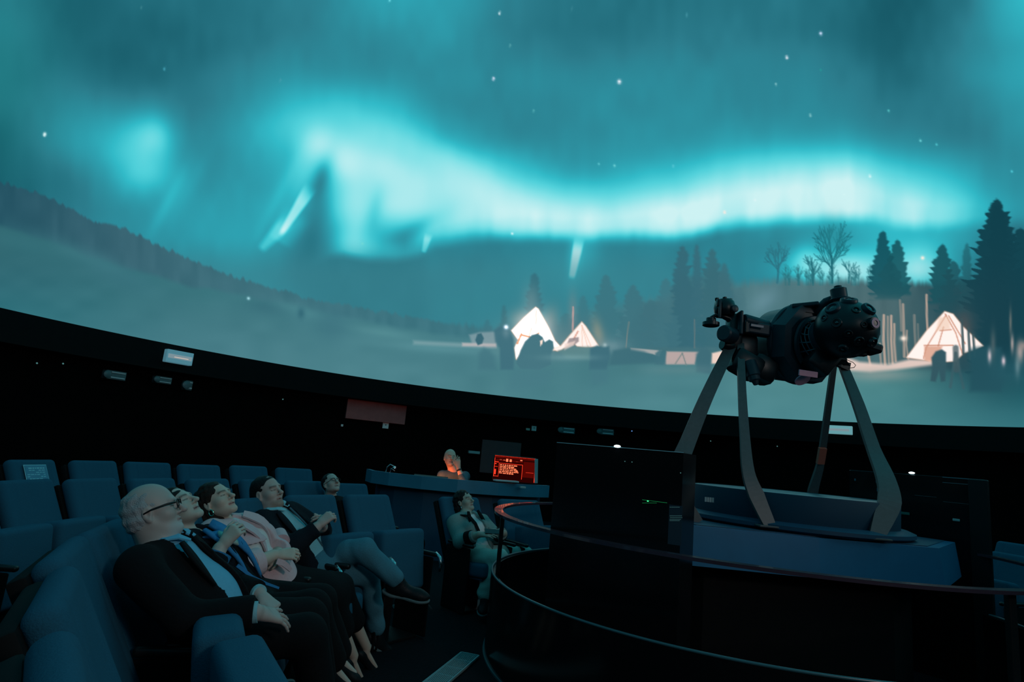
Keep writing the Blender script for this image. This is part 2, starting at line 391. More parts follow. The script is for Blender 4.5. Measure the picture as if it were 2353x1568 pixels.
    hc = np.stack([np.interp(px, [0, 300, 600, 900, 1150, 1300, 1500, 1700, 1900, 2050, 2200, 2353], v) for v in
                   ((38, 58, 62, 62, 62, 68, 72, 78, 76, 68, 46, 22), (84, 102, 112, 116, 118, 124, 124, 122, 114, 102, 82, 66), (100, 116, 124, 128, 130, 136, 134, 130, 120, 108, 92, 78))], 1)
    hc = hc + ((vnoise(px, py * .3, 14, 35) - .5) * 8)[:, None]
    edge = np.interp(px, [0, 1000, 1300, 1700, 2353], [4, 5, 22, 16, 8])
    mh = sstep(-1, 1, (py - top) / edge)[:, None]; ml = sstep(-9, 9, py - low)[:, None]
    Cc = Cc * (1 - mh) + hc * mh
    Cc = Cc * (1 - ml) + gc * ml
    # snow scatter on the left slope
    for a in ((60, 560, 90, 22, (58, 118, 128), .5, 15), (240, 610, 90, 14, (66, 124, 134), .6, 24), (690, 712, 60, 10, (84, 142, 150), .4, 18), (880, 765, 60, 8, (92, 148, 154), .5, 10),
              (610, 706, 30, 12, (54, 104, 118), .45, 10), (692, 720, 6, 9, (44, 96, 112), .7, 0), (765, 745, 30, 26, (60, 112, 126), .5, 10), (280, 640, 60, 20, (50, 104, 118), .3, 20), (1000, 800, 90, 8, (110, 165, 172), .35, 4)):
        blob(*a)
    # ---- conifers
    def conifer(x, y0, y1, wd, col, a=1.0, seed=0, soft=5.0, gap=.35):
        idx = sel(x - wd, x + wd, y0 - 8, y1 + 4)
        if not len(idx): return
        xx = px[idx]; yy = py[idx]; t = np.clip((yy - y0) / (y1 - y0), 0, 1)
        r = np.random.default_rng(seed); ph = r.random() * 6; nb = max(5, (y1 - y0) / 13)
        side = np.where(xx < x, 0.0, 2.1)
        jag = np.abs(((t * nb + ph + side * .3 + np.abs(xx - x) / wd * 1.1) % 1.0) * 2 - 1)
        hw = wd * .56 * (t ** .55) * (.42 + .25 * (1 - jag) + .85 * vnoise(yy + np.abs(xx - x) * .5, side * 60 + seed, 7.5, seed + 50) * (.7 + .6 * vnoise(yy, side * 90 + seed, 26, seed + 9))) + 2.0
        sub(idx, a * (1 - sstep(hw - soft, hw + soft, np.abs(xx - x))) * (1 - sstep(y1 - 8, y1 + 4, yy)) * sstep(y0 - 5, y0 + 4, yy), col)
    poly([(1395, 830), (1440, 760), (1480, 700), (1510, 694), (1535, 700), (1548, 660), (1560, 625), (1600, 640), (1640, 610), (1680, 640), (1700, 690), (1720, 830)], (64, 108, 118), 12, .75)
    poly([(1180, 800), (1290, 760), (1350, 735), (1420, 740), (1440, 830), (1200, 830)], (64, 116, 128), 14, .6)
    mid = (58, 110, 124)
    for (x, y0, y1, wd, c, a) in ((1228, 628, 720, 34, (52, 108, 122), .8), (1158, 702, 775, 14, (56, 110, 122), .7), (1340, 680, 770, 34, (62, 118, 130), .7), (1392, 632, 790, 62, (60, 116, 128), .85),
                                  (1455, 655, 800, 62, (62, 114, 126), .85), (1495, 690, 800, 70, (62, 112, 124), .8), (1568, 566, 800, 62, (54, 104, 118), .9), (1601, 563, 800, 30, (56, 106, 120), .85), (1636, 572, 800, 60, (56, 106, 118), .85), (1664, 605, 800, 46, (60, 108, 120), .8),
                                  (1120, 735, 780, 18, (56, 112, 126), .6), (1300, 720, 780, 50, (60, 116, 128), .6), (1530, 640, 800, 60, (64, 114, 126), .7), (1700, 660, 820, 60, (68, 112, 122), .5)):
        conifer(x, y0, y1, wd, c, a, int(x))
    # ---- bare trees
    r = np.random.default_rng(5)
    def bare(x, y0, y1, spread, col, a, n):
        H_ = y1 - y0
        def br(bx, by, ang, ln, wd, dep):
            m_ = ang + r.uniform(-.12, .12); mx, my = bx + math.sin(m_) * ln * .5, by - math.cos(m_) * ln * .5
            an = ang * .82 + r.uniform(-.06, .06); ex, ey = mx + math.sin(an) * ln * .5, my - math.cos(an) * ln * .5
            stroke([(bx, by), (mx, my), (ex, ey)], wd, col, a * min(1, .45 + wd * .18), 1.8)
            if dep <= 0: return
            for k in range(2 if dep > 1 else 2):
                t = r.uniform(.45, 1.0); s_ = (-1, 1)[k % 2] * r.uniform(.28, .62)
                px_, py_ = bx + (ex - bx) * t, by + (ey - by) * t; br(px_, py_, ang + s_, ln * r.uniform(.5, .72), max(wd * .62, 1.2), dep - 1)
            br(ex, ey, an * .9, ln * .6, max(wd * .7, 1.2), dep - 1)
        deep = 3 if H_ > 80 else (2 if H_ > 40 else 1)
        br(x, y1, r.uniform(-.05, .05), H_ * .42, 2.0 + H_ * .018, deep)
        for k in range(int(n / 6) + 1):
            s_ = (-1, 1)[k % 2]; br(x, y1 - H_ * r.uniform(.18, .5), s_ * r.uniform(.45, .85), spread * r.uniform(.7, 1.0), 2.0, deep - 1)
    bare(1786, 548, 650, 26, (42, 106, 122), .8, 16); bare(1912, 505, 650, 44, (24, 100, 112), .9, 34); bare(1868, 580, 650, 30, (24, 100, 112), .8, 16); bare(1950, 590, 650, 26, (30, 106, 116), .7, 10)
    blob(1915, 545, 22, 30, (40, 140, 152), .55); blob(1786, 585, 16, 30, (46, 128, 142), .4)
    for k in range(26): bare(r.uniform(1800, 2010), r.uniform(596, 625), 655, 8, (40, 110, 120), .45, 4)
    for (x, y0, y1, wd, c, a) in ((2029, 532, 680, 56, (20, 82, 94), .95), (2062, 552, 680, 52, (22, 84, 94), .9), (2045, 600, 690, 60, (26, 84, 94), .8), (2166, 562, 700, 54, (24, 84, 94), .95), (2190, 600, 720, 60, (28, 80, 90), .8),
                                  (2222, 560, 720, 30, (30, 90, 100), .6), (2290, 458, 720, 120, (17, 66, 78), 1.0), (2294, 470, 860, 96, (16, 64, 76), .9), (2345, 525, 760, 90, (17, 66, 78), .95), (2420, 480, 800, 150, (17, 66, 78), .9), (2530, 520, 800, 150, (17, 66, 78), .8)):
        conifer(x, y0, y1, wd, c, a, int(x), soft=3.6, gap=.55)
    blob(2210, 760, 60, 80, (46, 80, 90), .55); blob(2300, 740, 60, 110, (24, 64, 76), .8); blob(2010, 720, 60, 40, (86, 108, 112), .35)
    # smoke and lit undergrowth
    blob(1220, 690, 14, 24, (120, 150, 154), .5); blob(1200, 735, 20, 16, (168, 160, 152), .5); blob(1262, 735, 14, 22, (150, 150, 146), .5, 15); blob(1316, 715, 8, 30, (130, 138, 140), .45)
    blob(1374, 765, 9, 24, (150, 150, 132), .65, -12); blob(1757, 690, 26, 16, (110, 150, 164), .55, -40); blob(2215, 760, 14, 30, (120, 90, 84), .45)
    stroke([(1317, 706), (1316, 760)], 3, (210, 165, 160), .8); stroke([(1445, 740), (1438, 800)], 1.6, (150, 140, 128), .6); stroke([(1596, 735), (1596, 800)], 2, (130, 128, 122), .5)
    for (x, y0, y1, wd, a) in ((2031, 725, 838, 5, .75), (2040, 728, 835, 4, .5), (2048, 726, 836, 4, .8), (2055, 745, 830, 4, .7), (2075, 700, 820, 5, .6), (2084, 760, 825, 3, .6), (2101, 725, 800, 5, .35), (2129, 678, 770, 4, .75), (2022, 790, 838, 4, .5), (1997, 800, 840, 4, .8), (2109, 745, 810, 3, .3), (2068, 690, 760, 4, .35)):
        stroke([(x, y0), (x + r.uniform(-2, 2), (y0 + y1) / 2), (x + 3, y1)], wd, (212, 178, 160), a, 2)
    blob(2076, 778, 5, 4, (255, 236, 220), 1)
    # lit snow bank, lit strips
    poly([(1930, 815), (1975, 832), (2040, 838), (2090, 826), (2160, 828), (2150, 838), (2060, 850), (2000, 856), (1945, 852)], (232, 206, 196), 6, .95)
    blob(2020, 862, 60, 10, (150, 158, 154), .6)
    poly([(950, 783), (1090, 790), (1140, 800), (1100, 800), (950, 792)], (140, 170, 175), 5, .6)
    poly([(1078, 770), (1102, 764), (1150, 762), (1140, 800), (1118, 800), (1085, 792)], (132, 158, 166), 4, .8); poly([(1062, 788), (1140, 790), (1140, 797), (1062, 796)], (205, 190, 190), 3, .7)
    poly([(1449, 800), (1520, 806), (1515, 820), (1500, 814), (1449, 807)], (188, 182, 180), 2, .8)
    poly([(1532, 808), (1606, 809), (1600, 822), (1596, 838), (1526, 838)], (196, 172, 168), 3, .9); poly([(1636, 812), (1662, 806), (1672, 812), (1660, 836), (1634, 836)], (246, 214, 200), 3, .95)
    stroke([(1568, 812), (1552, 836)], 2, (110, 130, 130), .8); stroke([(1568, 812), (1577, 840)], 2, (110, 130, 130), .8); blob(1400, 796, 26, 10, (120, 155, 165), .5)
    blob(1228, 778, 70, 30, (170, 165, 160), .25); blob(1335, 790, 60, 20, (170, 165, 160), .2)
    # tents (brighter than the rest of the film)
    W_ = (300, 286, 282)
    tent1 = [(1231, 706), (1237, 710), (1262, 755), (1275, 783), (1288, 797), (1284, 803), (1240, 812), (1196, 812), (1186, 826), (1182, 800), (1191, 782), (1175, 760), (1204, 730), (1224, 712)]
    tent2 = [(1337, 740), (1346, 750), (1376, 796), (1346, 798), (1326, 796), (1316, 786), (1290, 804), (1280, 807), (1270, 802), (1288, 796), (1311, 769)]
    tent3 = [(2171, 716), (2190, 722), (2214, 752), (2259, 795), (2240, 804), (2214, 812), (2196, 830), (2150, 834), (2128, 828), (2083, 822), (2128, 762)]
    for t, a in ((tent1, 1), (tent2, 1), (tent3, 1)):
        poly(t, (236, 160, 116), 4, .9); poly([(x + (0 if True else 0), y) for x, y in t], (262, 246, 240) if t is not tent1 else W_, 2.2, 1.0)
    blob(1225, 765, 22, 26, (330, 320, 318), .8)
    stroke([(1232, 714), (1232, 745)], 2, (252, 214, 196), .8); stroke([(1198, 768), (1189, 790)], 3, (236, 150, 104), .9); stroke([(1198, 770), (1222, 776), (1238, 766)], 3, (236, 160, 116), .9); stroke([(1221, 755), (1216, 772)], 2, (232, 186, 160), .7)
    stroke([(1328, 762), (1318, 780)], 3, (214, 150, 130), .8); poly([(1308, 778), (1330, 775), (1330, 785), (1318, 795), (1303, 790)], (140, 128, 132), 2, .8)
    for x in (1338, 1350, 1358): stroke([(1337, 748), (x, 796)], 1.5, (240, 200, 180), .7)
    poly([(1298, 790), (1322, 784), (1318, 794), (1296, 806)], (240, 214, 205), 2.5, .8)
    for p_ in ([(2172, 722), (2196, 765), (2212, 815)], [(2174, 724), (2128, 800), (2122, 824)], [(2168, 752), (2156, 795)], [(2180, 726), (2218, 790)], [(2124, 794), (2190, 794)], [(2160, 760), (2186, 758)]): stroke(p_, 2.2, (190, 120, 92), .7)
    poly([(2124, 796), (2166, 796), (2148, 832), (2124, 828)], (212, 150, 124), 3, .75)
    poly([(2158, 730), (2180, 728), (2184, 756), (2150, 762)], (236, 200, 176), 4, .6)
    for x, y0, y1 in ((2210, 735, 815), (2225, 755, 825), (2236, 770, 820)): stroke([(x, y0), (x + 4, y1)], 5, (60, 84, 90), .9, 2)
    # silhouettes against the light
    S = (68, 116, 130)
    poly([(1097, 768), (1106, 766), (1112, 778), (1108, 790), (1098, 794), (1092, 782)], (58, 104, 118), 2)
    poly([(1135, 760), (1146, 752), (1160, 750), (1172, 762), (1180, 780), (1182, 815), (1180, 850), (1150, 850), (1148, 800), (1138, 785)], (64, 112, 126), 4, .95)
    blob(1163, 765, 6, 8, (110, 145, 155), .6)
    poly([(1186, 835), (1196, 805), (1206, 785), (1222, 770), (1236, 767), (1247, 775), (1252, 786), (1262, 780), (1271, 785), (1273, 800), (1266, 815), (1266, 838), (1240, 850), (1196, 848)], (70, 118, 130), 2.5)
    poly([(1241, 784), (1248, 780), (1246, 790), (1242, 796)], (255, 230, 214), 1.6)
    poly([(1100, 850), (1100, 812), (1112, 800), (1126, 806), (1136, 820), (1140, 850)], (68, 118, 130), 8, .8)
    poly([(1354, 850), (1356, 802), (1372, 794), (1386, 798), (1400, 796), (1402, 820), (1394, 850)], (62, 110, 124), 4, .95); blob(1390, 793, 3, 3, (170, 195, 198), .8)
    poly([(1404, 822), (1410, 806), (1440, 800), (1480, 808), (1506, 820), (1520, 834), (1400, 840)], (62, 110, 122), 5, .9)
    poly([(1504, 838), (1506, 812), (1516, 804), (1530, 808), (1530, 840)], (64, 112, 124), 3, .9)
    poly([(1600, 855), (1600, 815), (1610, 800), (1626, 802), (1634, 815), (1634, 860)], (62, 108, 120), 5, .95)
    poly([(1160, 900), (1180, 850), (1240, 848), (1270, 850), (1260, 890)], (72, 122, 134), 12, .5); poly([(1360, 890), (1356, 848), (1400, 848), (1396, 880)], (70, 120, 132), 10, .6)
    poly([(1283, 806), (1310, 800), (1354, 796), (1354, 826), (1300, 822)], (96, 138, 140), 5, .6)
    blob(1310, 822, 40, 5, (126, 168, 172), .5); blob(1560, 850, 60, 8, (104, 140, 145), .4)
    poly([(2138, 876), (2142, 842), (2140, 822), (2150, 808), (2164, 803), (2174, 810), (2174, 838), (2172, 876), (2162, 878), (2158, 852), (2150, 878)], (52, 88, 98), 3)
    stroke([(2196, 812), (2184, 890)], 5, (62, 96, 104), .8, 3); stroke([(2196, 812), (2214, 892)], 5, (62, 96, 104), .8, 3); stroke([(2196, 800), (2198, 850)], 12, (70, 92, 98), .8, 4)
    poly([(2228, 900), (2232, 850), (2222, 812), (2236, 800), (2270, 796), (2300, 800), (2310, 860), (2300, 900)], (36, 82, 94), 8, .9)
    blob(2275, 860, 50, 22, (34, 80, 92), .7); blob(2340, 850, 40, 24, (40, 94, 106), .6)
    for a in ((2274, 818, 3, 10, (220, 200, 206), .9), (2306, 830, 3, 7, (230, 205, 215), .9), (2326, 790, 2.5, 14, (220, 190, 182), .7), (2282, 790, 4, 22, (96, 110, 112), .6), (2322, 740, 2, 20, (150, 140, 130), .6), (2344, 810, 6, 16, (190, 170, 165), .8), (2352, 795, 8, 8, (170, 150, 145), .7), (2338, 842, 4, 16, (120, 150, 156), .6)):
        blob(*a)
    # snow haze along the bottom, stars
    for (x, y, rr, c) in ((1148, 30, 2.0, (235, 250, 255)), (1134, 181, 2.4, (225, 230, 255)), (1423, 188, 3.2, (245, 245, 255)), (1886, 77, 2.6, (205, 225, 255)), (1808, 132, 2.4, (245, 245, 255)), (103, 308, 2.6, (220, 245, 245)), (102, 311, 2.2, (220, 245, 245)),
                          (1313, 23, 1.8, (120, 185, 190)), (1783, 194, 1.8, (140, 200, 205)), (1862, 265, 2, (150, 210, 212)), (2042, 255, 1.8, (90, 200, 200)), (2115, 323, 1.9, (110, 215, 220)), (2152, 332, 1.8, (80, 195, 205)), (1999, 405, 2.2, (220, 250, 250)),
                          (2325, 394, 1.9, (80, 200, 215)), (1665, 488, 2.4, (255, 235, 225)), (1735, 460, 1.9, (220, 245, 245)), (1177, 537, 2.0, (215, 245, 248)), (571, 686, 2.4, (170, 225, 235)), (2120, 593, 3.0, (255, 240, 225)), (378, 158, 2.0, (70, 165, 185)),
                          (895, 1, 2, (110, 225, 235)), (1172, 105, 1.8, (100, 175, 180)), (1226, 255, 1.8, (90, 180, 185)), (1376, 377, 1.8, (90, 195, 205)), (1412, 381, 2.0, (110, 210, 215)), (1547, 382, 1.9, (90, 200, 215)), (325, 17, 1.6, (60, 130, 140)), (644, 185, 1.7, (80, 160, 175)), (1578, 33, 1.8, (70, 150, 165)), (1163, 752, 3.2, (300, 310, 330)), (833, 560, 2.0, (110, 215, 215)), (1886, 161, 1.6, (40, 150, 150)), (1940, 447, 1.8, (210, 245, 245))):
        blob(x, y, rr, rr, c, 1)
    Cc = np.minimum(Cc, 345)
    out = lin(Cc / 255.0)
    return out

def build_dome():
    # azimuth / elevation lattice: fine where the film shows small things, coarse elsewhere
    def azim(px, py):
        # where the sight line of a chart position meets the dome
        d = ray(px, py); o = np.array([-DC[0], -DC[1], EYE - RIMZ]); a = d @ d; b = 2 * o @ d; c = o @ o - DR * DR
        t = (-b + math.sqrt(b * b - 4 * a * c)) / (2 * a); p = o + t * d
        return math.degrees(math.atan2(p[1], p[0])), math.degrees(math.asin(p[2] / DR))
    azs = [azim(x, y)[0] for x, y in ((-40, 0), (-40, 700), (2400, 0), (2400, 990), (1176, 900))]
    # sample along the rim for even pixel spacing
    a_lo, a_hi = azim(2420, 985)[0], azim(-60, 690)[0]
    if a_hi < a_lo: a_hi += 360
    tt = np.linspace(a_lo, a_hi, 4000); X = []
    for a in tt:
        p = np.array([DC[0] + DR * math.cos(math.radians(a)), DC[1] + DR * math.sin(math.radians(a)), RIMZ - EYE + .9]); dd = p @ FWD
        X.append(1176.5 + F_PX * (p @ RGT) / dd)
    X = np.array(X); want = np.arange(X.min(), X.max(), 2.35)
    fine = np.interp(want[::-1], X[::-1], tt[::-1]); fine = np.sort(fine)
    # columns above reach further round the dome: continue both ways, gradually coarser
    cols = list(fine); step = fine[1] - fine[0]
    a = fine[-1]; st = step * 1.0
    while a < fine[0] + 360 - 1.2:
        st = min(st * 1.03, 2.0); a += st; cols.append(a)
    while cols[-1] > fine[0] + 360 - .6: cols.pop()
    cols = np.radians(np.array(cols))
    rows = []; e = 0.0
    # elevation steps: 2.3 px tall at the far side
    while e < 90:
        rows.append(e); e += 0.088 if e < 24 else (0.21 if e < 50 else (.4 if e < 66 else 2.5))
    rows[-1] = min(rows[-1], 88.5); rows = np.radians(np.array(rows))
    nc, nr = len(cols), len(rows)
    A, Ee = np.meshgrid(cols, rows)
    P = np.stack([DC[0] + DR * np.cos(Ee) * np.cos(A), DC[1] + DR * np.cos(Ee) * np.sin(A), RIMZ + DR * np.sin(Ee)], -1).reshape(-1, 3)
    P = np.vstack([P, [[DC[0], DC[1], RIMZ + DR]]])
    Q = P - np.array([0, 0, EYE]); dep = Q @ FWD; dd = np.maximum(dep, .6)
    px = 1176.5 + F_PX * (Q @ RGT) / dd; py = 784 - F_PX * (Q @ UPV) / dd
    behind = 1 - sstep(.4, 3.5, dep)
    pxc = np.clip(px, -700, 3000); pyc = np.clip(py, -420, 1100)
    colr = film(pxc, pyc)
    el = np.degrees(np.arcsin(np.clip((P[:, 2] - RIMZ) / DR, 0, 1)))
    # beyond the view the film simply goes on: teal sky over a dim snowy horizon
    base = np.where((el < 12)[:, None], lin(np.array([70, 118, 130]) / 255.), lin(np.array([34, 118, 134]) / 255.))
    colr = colr * (1 - behind[:, None]) + base * behind[:, None]
    idx = np.arange(nr * nc).reshape(nr, nc); nx = np.roll(idx, -1, 1)
    q = np.stack([idx[:-1], idx[1:], nx[1:], nx[:-1]], -1).reshape(-1, 4)
    tip = nr * nc; tri = np.stack([idx[-1], np.full(nc, tip), nx[-1]], -1)
    me = bpy.data.meshes.new('dome_screen')
    nq, nt_ = len(q), len(tri)
    me.vertices.add(len(P)); me.vertices.foreach_set('co', P.ravel())
    me.loops.add(nq * 4 + nt_ * 3); me.loops.foreach_set('vertex_index', np.concatenate([q.ravel(), tri.ravel()]))
    me.polygons.add(nq + nt_); me.polygons.foreach_set('loop_start', np.concatenate([np.arange(nq) * 4, nq * 4 + np.arange(nt_) * 3]))
    me.polygons.foreach_set('use_smooth', np.ones(nq + nt_, bool))
    me.update(); me.validate()
    ca = me.color_attributes.new('film', 'FLOAT_COLOR', 'POINT')
    ca.data.foreach_set('color', np.concatenate([colr, np.ones((len(P), 1))], 1).astype(np.float32).ravel())
    m = bpy.data.materials.new('projected_film'); m.use_nodes = True; nt = m.node_tree; nt.nodes.clear()
    o_ = nt.nodes.new('ShaderNodeOutputMaterial'); em = nt.nodes.new('ShaderNodeEmission'); at = nt.nodes.new('ShaderNodeAttribute'); at.attribute_name = 'film'
    nt.links.new(at.outputs['Color'], em.inputs['Color']); em.inputs['Strength'].default_value = 1.0
    nt.links.new(em.outputs[0], o_.inputs[0])
    m.cycles.emission_sampling = 'NONE'
    M['film'] = m
    o = link('dome_screen', me, m, label='huge white dome screen filled with the projected northern lights over a snowy camp', cat='dome screen')
    print('dome verts', len(P), 'cols', nc, 'rows', nr)
    return o
DOME = build_dome()
# ------------------------------------------------------------------ the room
WR = DR + 0.10
MB().arc(DC, 0.02, WR + .3, -0.12, 0.0, 0, 360, 96).build('floor', 'carpet', kind='structure')
MB().arc(DC, WR, WR + .15, 0.0, RIMZ + .02, 0, 360, 160).build('wall_round', 'wall_black', smooth=False, kind='structure')
# cornice: black band hanging just under the rim of the dome, with a recessed shelf beneath
MB().arc(DC, DR - .06, DR + .1, RIMZ - .42, RIMZ - .002, 0, 360, 160).build('trim_1', 'black_matte', kind='structure')
MB().arc(DC, DR - .22, DR + .1, RIMZ - .47, RIMZ - .42, 0, 360, 160).build('trim_2', 'black_matte', kind='structure')
# ------------------------------------------------------------------ figures: smooth bodies grown from signed-distance shapes
class Field:
    def __init__(s, lo, hi, h):
        s.lo = np.array(lo, float); s.h = h; s.n = np.ceil((np.array(hi, float) - s.lo) / h).astype(int) + 1
        s.F = np.full(s.n, 9.0, np.float32)
    def _box(s, lo, hi, pad):
        a = np.clip(np.floor((np.minimum(lo, hi) - pad - s.lo) / s.h).astype(int), 0, s.n); b = np.clip(np.ceil((np.maximum(lo, hi) + pad - s.lo) / s.h).astype(int) + 1, 0, s.n)
        if np.any(b <= a): return None, None, None, None
        ax = [s.lo[i] + s.h * np.arange(a[i], b[i]) for i in range(3)]
        X, Y, Z = np.meshgrid(*ax, indexing='ij', sparse=True)
        return (slice(a[0], b[0]), slice(a[1], b[1]), slice(a[2], b[2])), X, Y, Z
    def _op(s, sl, d, k, op):
        f = s.F[sl]
        if op == 'add':
            if k > 0:
                hh = np.maximum(k - np.abs(f - d), 0) / k; s.F[sl] = np.minimum(f, d) - hh * hh * k * .25
            else: s.F[sl] = np.minimum(f, d)
        else:
            d = -d
            if k > 0:
                hh = np.maximum(k - np.abs(f - d), 0) / k; s.F[sl] = np.maximum(f, d) + hh * hh * k * .25
            else: s.F[sl] = np.maximum(f, d)
    def cone(s, a, b, r1, r2, k=.02, op='add'):
        a = np.array(a, float); b = np.array(b, float); r = max(r1, r2)
        sl, X, Y, Z = s._box(a, b, r + k + 3 * s.h)
        if sl is None: return s
        d = b - a; L2 = d @ d + 1e-12
        t = np.clip(((X - a[0]) * d[0] + (Y - a[1]) * d[1] + (Z - a[2]) * d[2]) / L2, 0, 1)
        D = np.sqrt((X - a[0] - t * d[0]) ** 2 + (Y - a[1] - t * d[1]) ** 2 + (Z - a[2] - t * d[2]) ** 2) - (r1 + (r2 - r1) * t)
        s._op(sl, D.astype(np.float32), k, op); return s
    def chain(s, pts, rad, k=.02, op='add'):
        for i in range(len(pts) - 1): s.cone(pts[i], pts[i + 1], rad[i], rad[i + 1], k, op)
        return s
    def ell(s, c, R, rad, k=.02, op='add'):
        """ellipsoid; R: 3x3 rows = local axes in world"""
        c = np.array(c, float); rad = np.array(rad, float); m = rad.max()
        sl, X, Y, Z = s._box(c, c, m + k + 3 * s.h)
        if sl is None: return s
        x, y, z = X - c[0], Y - c[1], Z - c[2]
        u = [(R[i][0] * x + R[i][1] * y + R[i][2] * z) for i in range(3)]
        k0 = np.sqrt(sum((u[i] / rad[i]) ** 2 for i in range(3))); k1 = np.sqrt(sum((u[i] / rad[i] ** 2) ** 2 for i in range(3))) + 1e-9
        D = k0 * (k0 - 1) / k1; D = np.where(k0 < .05, -rad.min(), D)
        s._op(sl, D.astype(np.float32), k, op); return s
    def box(s, c, R, half, rnd=.01, k=.01, op='add'):
        c = np.array(c, float); half = np.array(half, float); m = np.linalg.norm(half)
        sl, X, Y, Z = s._box(c, c, m + k + 3 * s.h)
        if sl is None: return s
        x, y, z = X - c[0], Y - c[1], Z - c[2]
        q = [np.abs(R[i][0] * x + R[i][1] * y + R[i][2] * z) - half[i] + rnd for i in range(3)]
        D = np.sqrt(sum(np.maximum(t, 0) ** 2 for t in q)) + np.minimum(np.maximum(np.maximum(q[0], q[1]), q[2]), 0) - rnd
        s._op(sl, D.astype(np.float32), k, op); return s
    def cut_half(s, p, n, k=.0):
        """keep the side where (x-p).n < 0"""
        n = np.array(n, float); n /= np.linalg.norm(n); ax = [s.lo[i] + s.h * np.arange(s.n[i]) for i in range(3)]
        X, Y, Z = np.meshgrid(*ax, indexing='ij', sparse=True)
        D = (X - p[0]) * n[0] + (Y - p[1]) * n[1] + (Z - p[2]) * n[2]; s.F = np.maximum(s.F, D.astype(np.float32)); return s
    def wrinkle(s, amp, sc, seed=0):
        r = np.random.default_rng(seed); ax = [s.lo[i] + s.h * np.arange(s.n[i]) for i in range(3)]
        X, Y, Z = np.meshgrid(*ax, indexing='ij', sparse=True); W = 0
        for j in range(5):
            kx, ky, kz = r.normal(size=3) * sc; W = W + np.sin(X * kx + Y * ky + Z * kz + r.random() * 6 + 1.2 * np.sin(X * ky * .7 - Z * kx * .6))
        s.F = s.F + (amp * W / 2.2).astype(np.float32); return s
    def mesh(s, name):
        F = s.F; F[0], F[-1], F[:, 0], F[:, -1], F[:, :, 0], F[:, :, -1] = 9, 9, 9, 9, 9, 9
        S = F < 0; n = np.array(F.shape)
        c = np.zeros(tuple(n - 1), np.int8)
        for dx in (0, 1):
            for dy in (0, 1):
                for dz in (0, 1): c += S[dx:n[0] - 1 + dx, dy:n[1] - 1 + dy, dz:n[2] - 1 + dz]
        act = (c > 0) & (c < 8); I = np.argwhere(act); vid = np.full(tuple(n - 1), -1, np.int64); vid[act] = np.arange(len(I))
        acc = np.zeros((len(I), 3)); cnt = np.zeros(len(I))
        cor = [(x, y, z) for x in (0, 1) for y in (0, 1) for z in (0, 1)]
        for a in cor:
            for ax in range(3):
                if a[ax]: continue
                b = list(a); b[ax] = 1
                fa = F[I[:, 0] + a[0], I[:, 1] + a[1], I[:, 2] + a[2]]; fb = F[I[:, 0] + b[0], I[:, 1] + b[1], I[:, 2] + b[2]]
                m = (fa < 0) != (fb < 0); t = np.where(m, fa / np.where(m, fa - fb, 1), 0)
                p = np.tile(np.array(a, float), (len(I), 1)); p[:, ax] = t
                acc[m] += p[m]; cnt[m] += 1
        P = s.lo + (I + acc / cnt[:, None]) * s.h
        Q = []
        for ax in range(3):
            u, v = (ax + 1) % 3, (ax + 2) % 3
            A = np.take(S, range(n[ax] - 1), ax); B = np.take(S, range(1, n[ax]), ax)
            E = np.argwhere(A != B); E = E[(E[:, u] > 0) & (E[:, v] > 0) & (E[:, u] < n[u] - 1) & (E[:, v] < n[v] - 1)]
            ins = A[E[:, 0], E[:, 1], E[:, 2]]
            def g(du, dv):
                e = E.copy(); e[:, u] -= du; e[:, v] -= dv; return vid[e[:, 0], e[:, 1], e[:, 2]]
            q = np.stack([g(1, 1), g(0, 1), g(0, 0), g(1, 0)], 1); q[~ins] = q[~ins][:, ::-1]; Q.append(q)
        Q = np.concatenate(Q); Q = Q[(Q >= 0).all(1)]
        me = bpy.data.meshes.new(name); me.vertices.add(len(P)); me.vertices.foreach_set('co', P.ravel())
        me.loops.add(len(Q) * 4); me.loops.foreach_set('vertex_index', Q.ravel())
        me.polygons.add(len(Q)); me.polygons.foreach_set('loop_start', np.arange(len(Q)) * 4); me.polygons.foreach_set('use_smooth', np.ones(len(Q), bool)); me.update(); me.validate()
        return me, P

def unit(v): v = np.array(v, float); return v / np.linalg.norm(v)
def frame(f, u):
    """rows: left, forward, up"""
    f = unit(f); u = np.array(u, float); u = unit(u - f * (u @ f)); l = np.cross(u, f); return np.array([l, f, u])
def tint(me, colr):
    ca = me.color_attributes.new('tint', 'FLOAT_COLOR', 'POINT'); ca.data.foreach_set('color', np.concatenate([colr, np.ones((len(colr), 1))], 1).astype(np.float32).ravel())
M['skin'] = vcol_mat('skin', .5, spec=.35)
def cloth(name, col, rough=.9, n=.12, sc=60, bump=.25): M[name] = principled(name, col, rough, noise=n, scale=sc, bump=bump, spec=.15); return name
cloth('black_wool', (.0045, .0050, .0060)); cloth('navy_wool', (.0050, .0090, .014)); cloth('blue_shirt', (.13, .40, .56), .8, .06); cloth('pale_shirt', (.24, .52, .58), .8, .06); cloth('pink_wool', (.62, .44, .46), .85, .06)
cloth('white_cotton', (.60, .66, .66), .8, .05); cloth('bright_blue', (.030, .20, .42), .7, .1); cloth('jeans', (.055, .185, .245), .85, .18, 120); cloth('grey_green', (.17, .25, .24), .8, .1); cloth('cream', (.42, .56, .50), .8, .06)
cloth('black_cloth', (.004, .005, .006)); cloth('slate_shirt', (.05, .11, .14), .8); cloth('shoe_black', (.006, .009, .011), .5, .2); cloth('sole', (.10, .16, .17), .6); cloth('dark_hair', (.022, .013, .010), .5, .3, 200, .5); cloth('white_hair', (.34, .36, .37), .75, .25, 240, .6); cloth('black_hair', (.010, .009, .009), .45, .3, 200, .5)
cloth('stubble', (.16, .11, .075), .8, .25, 200)

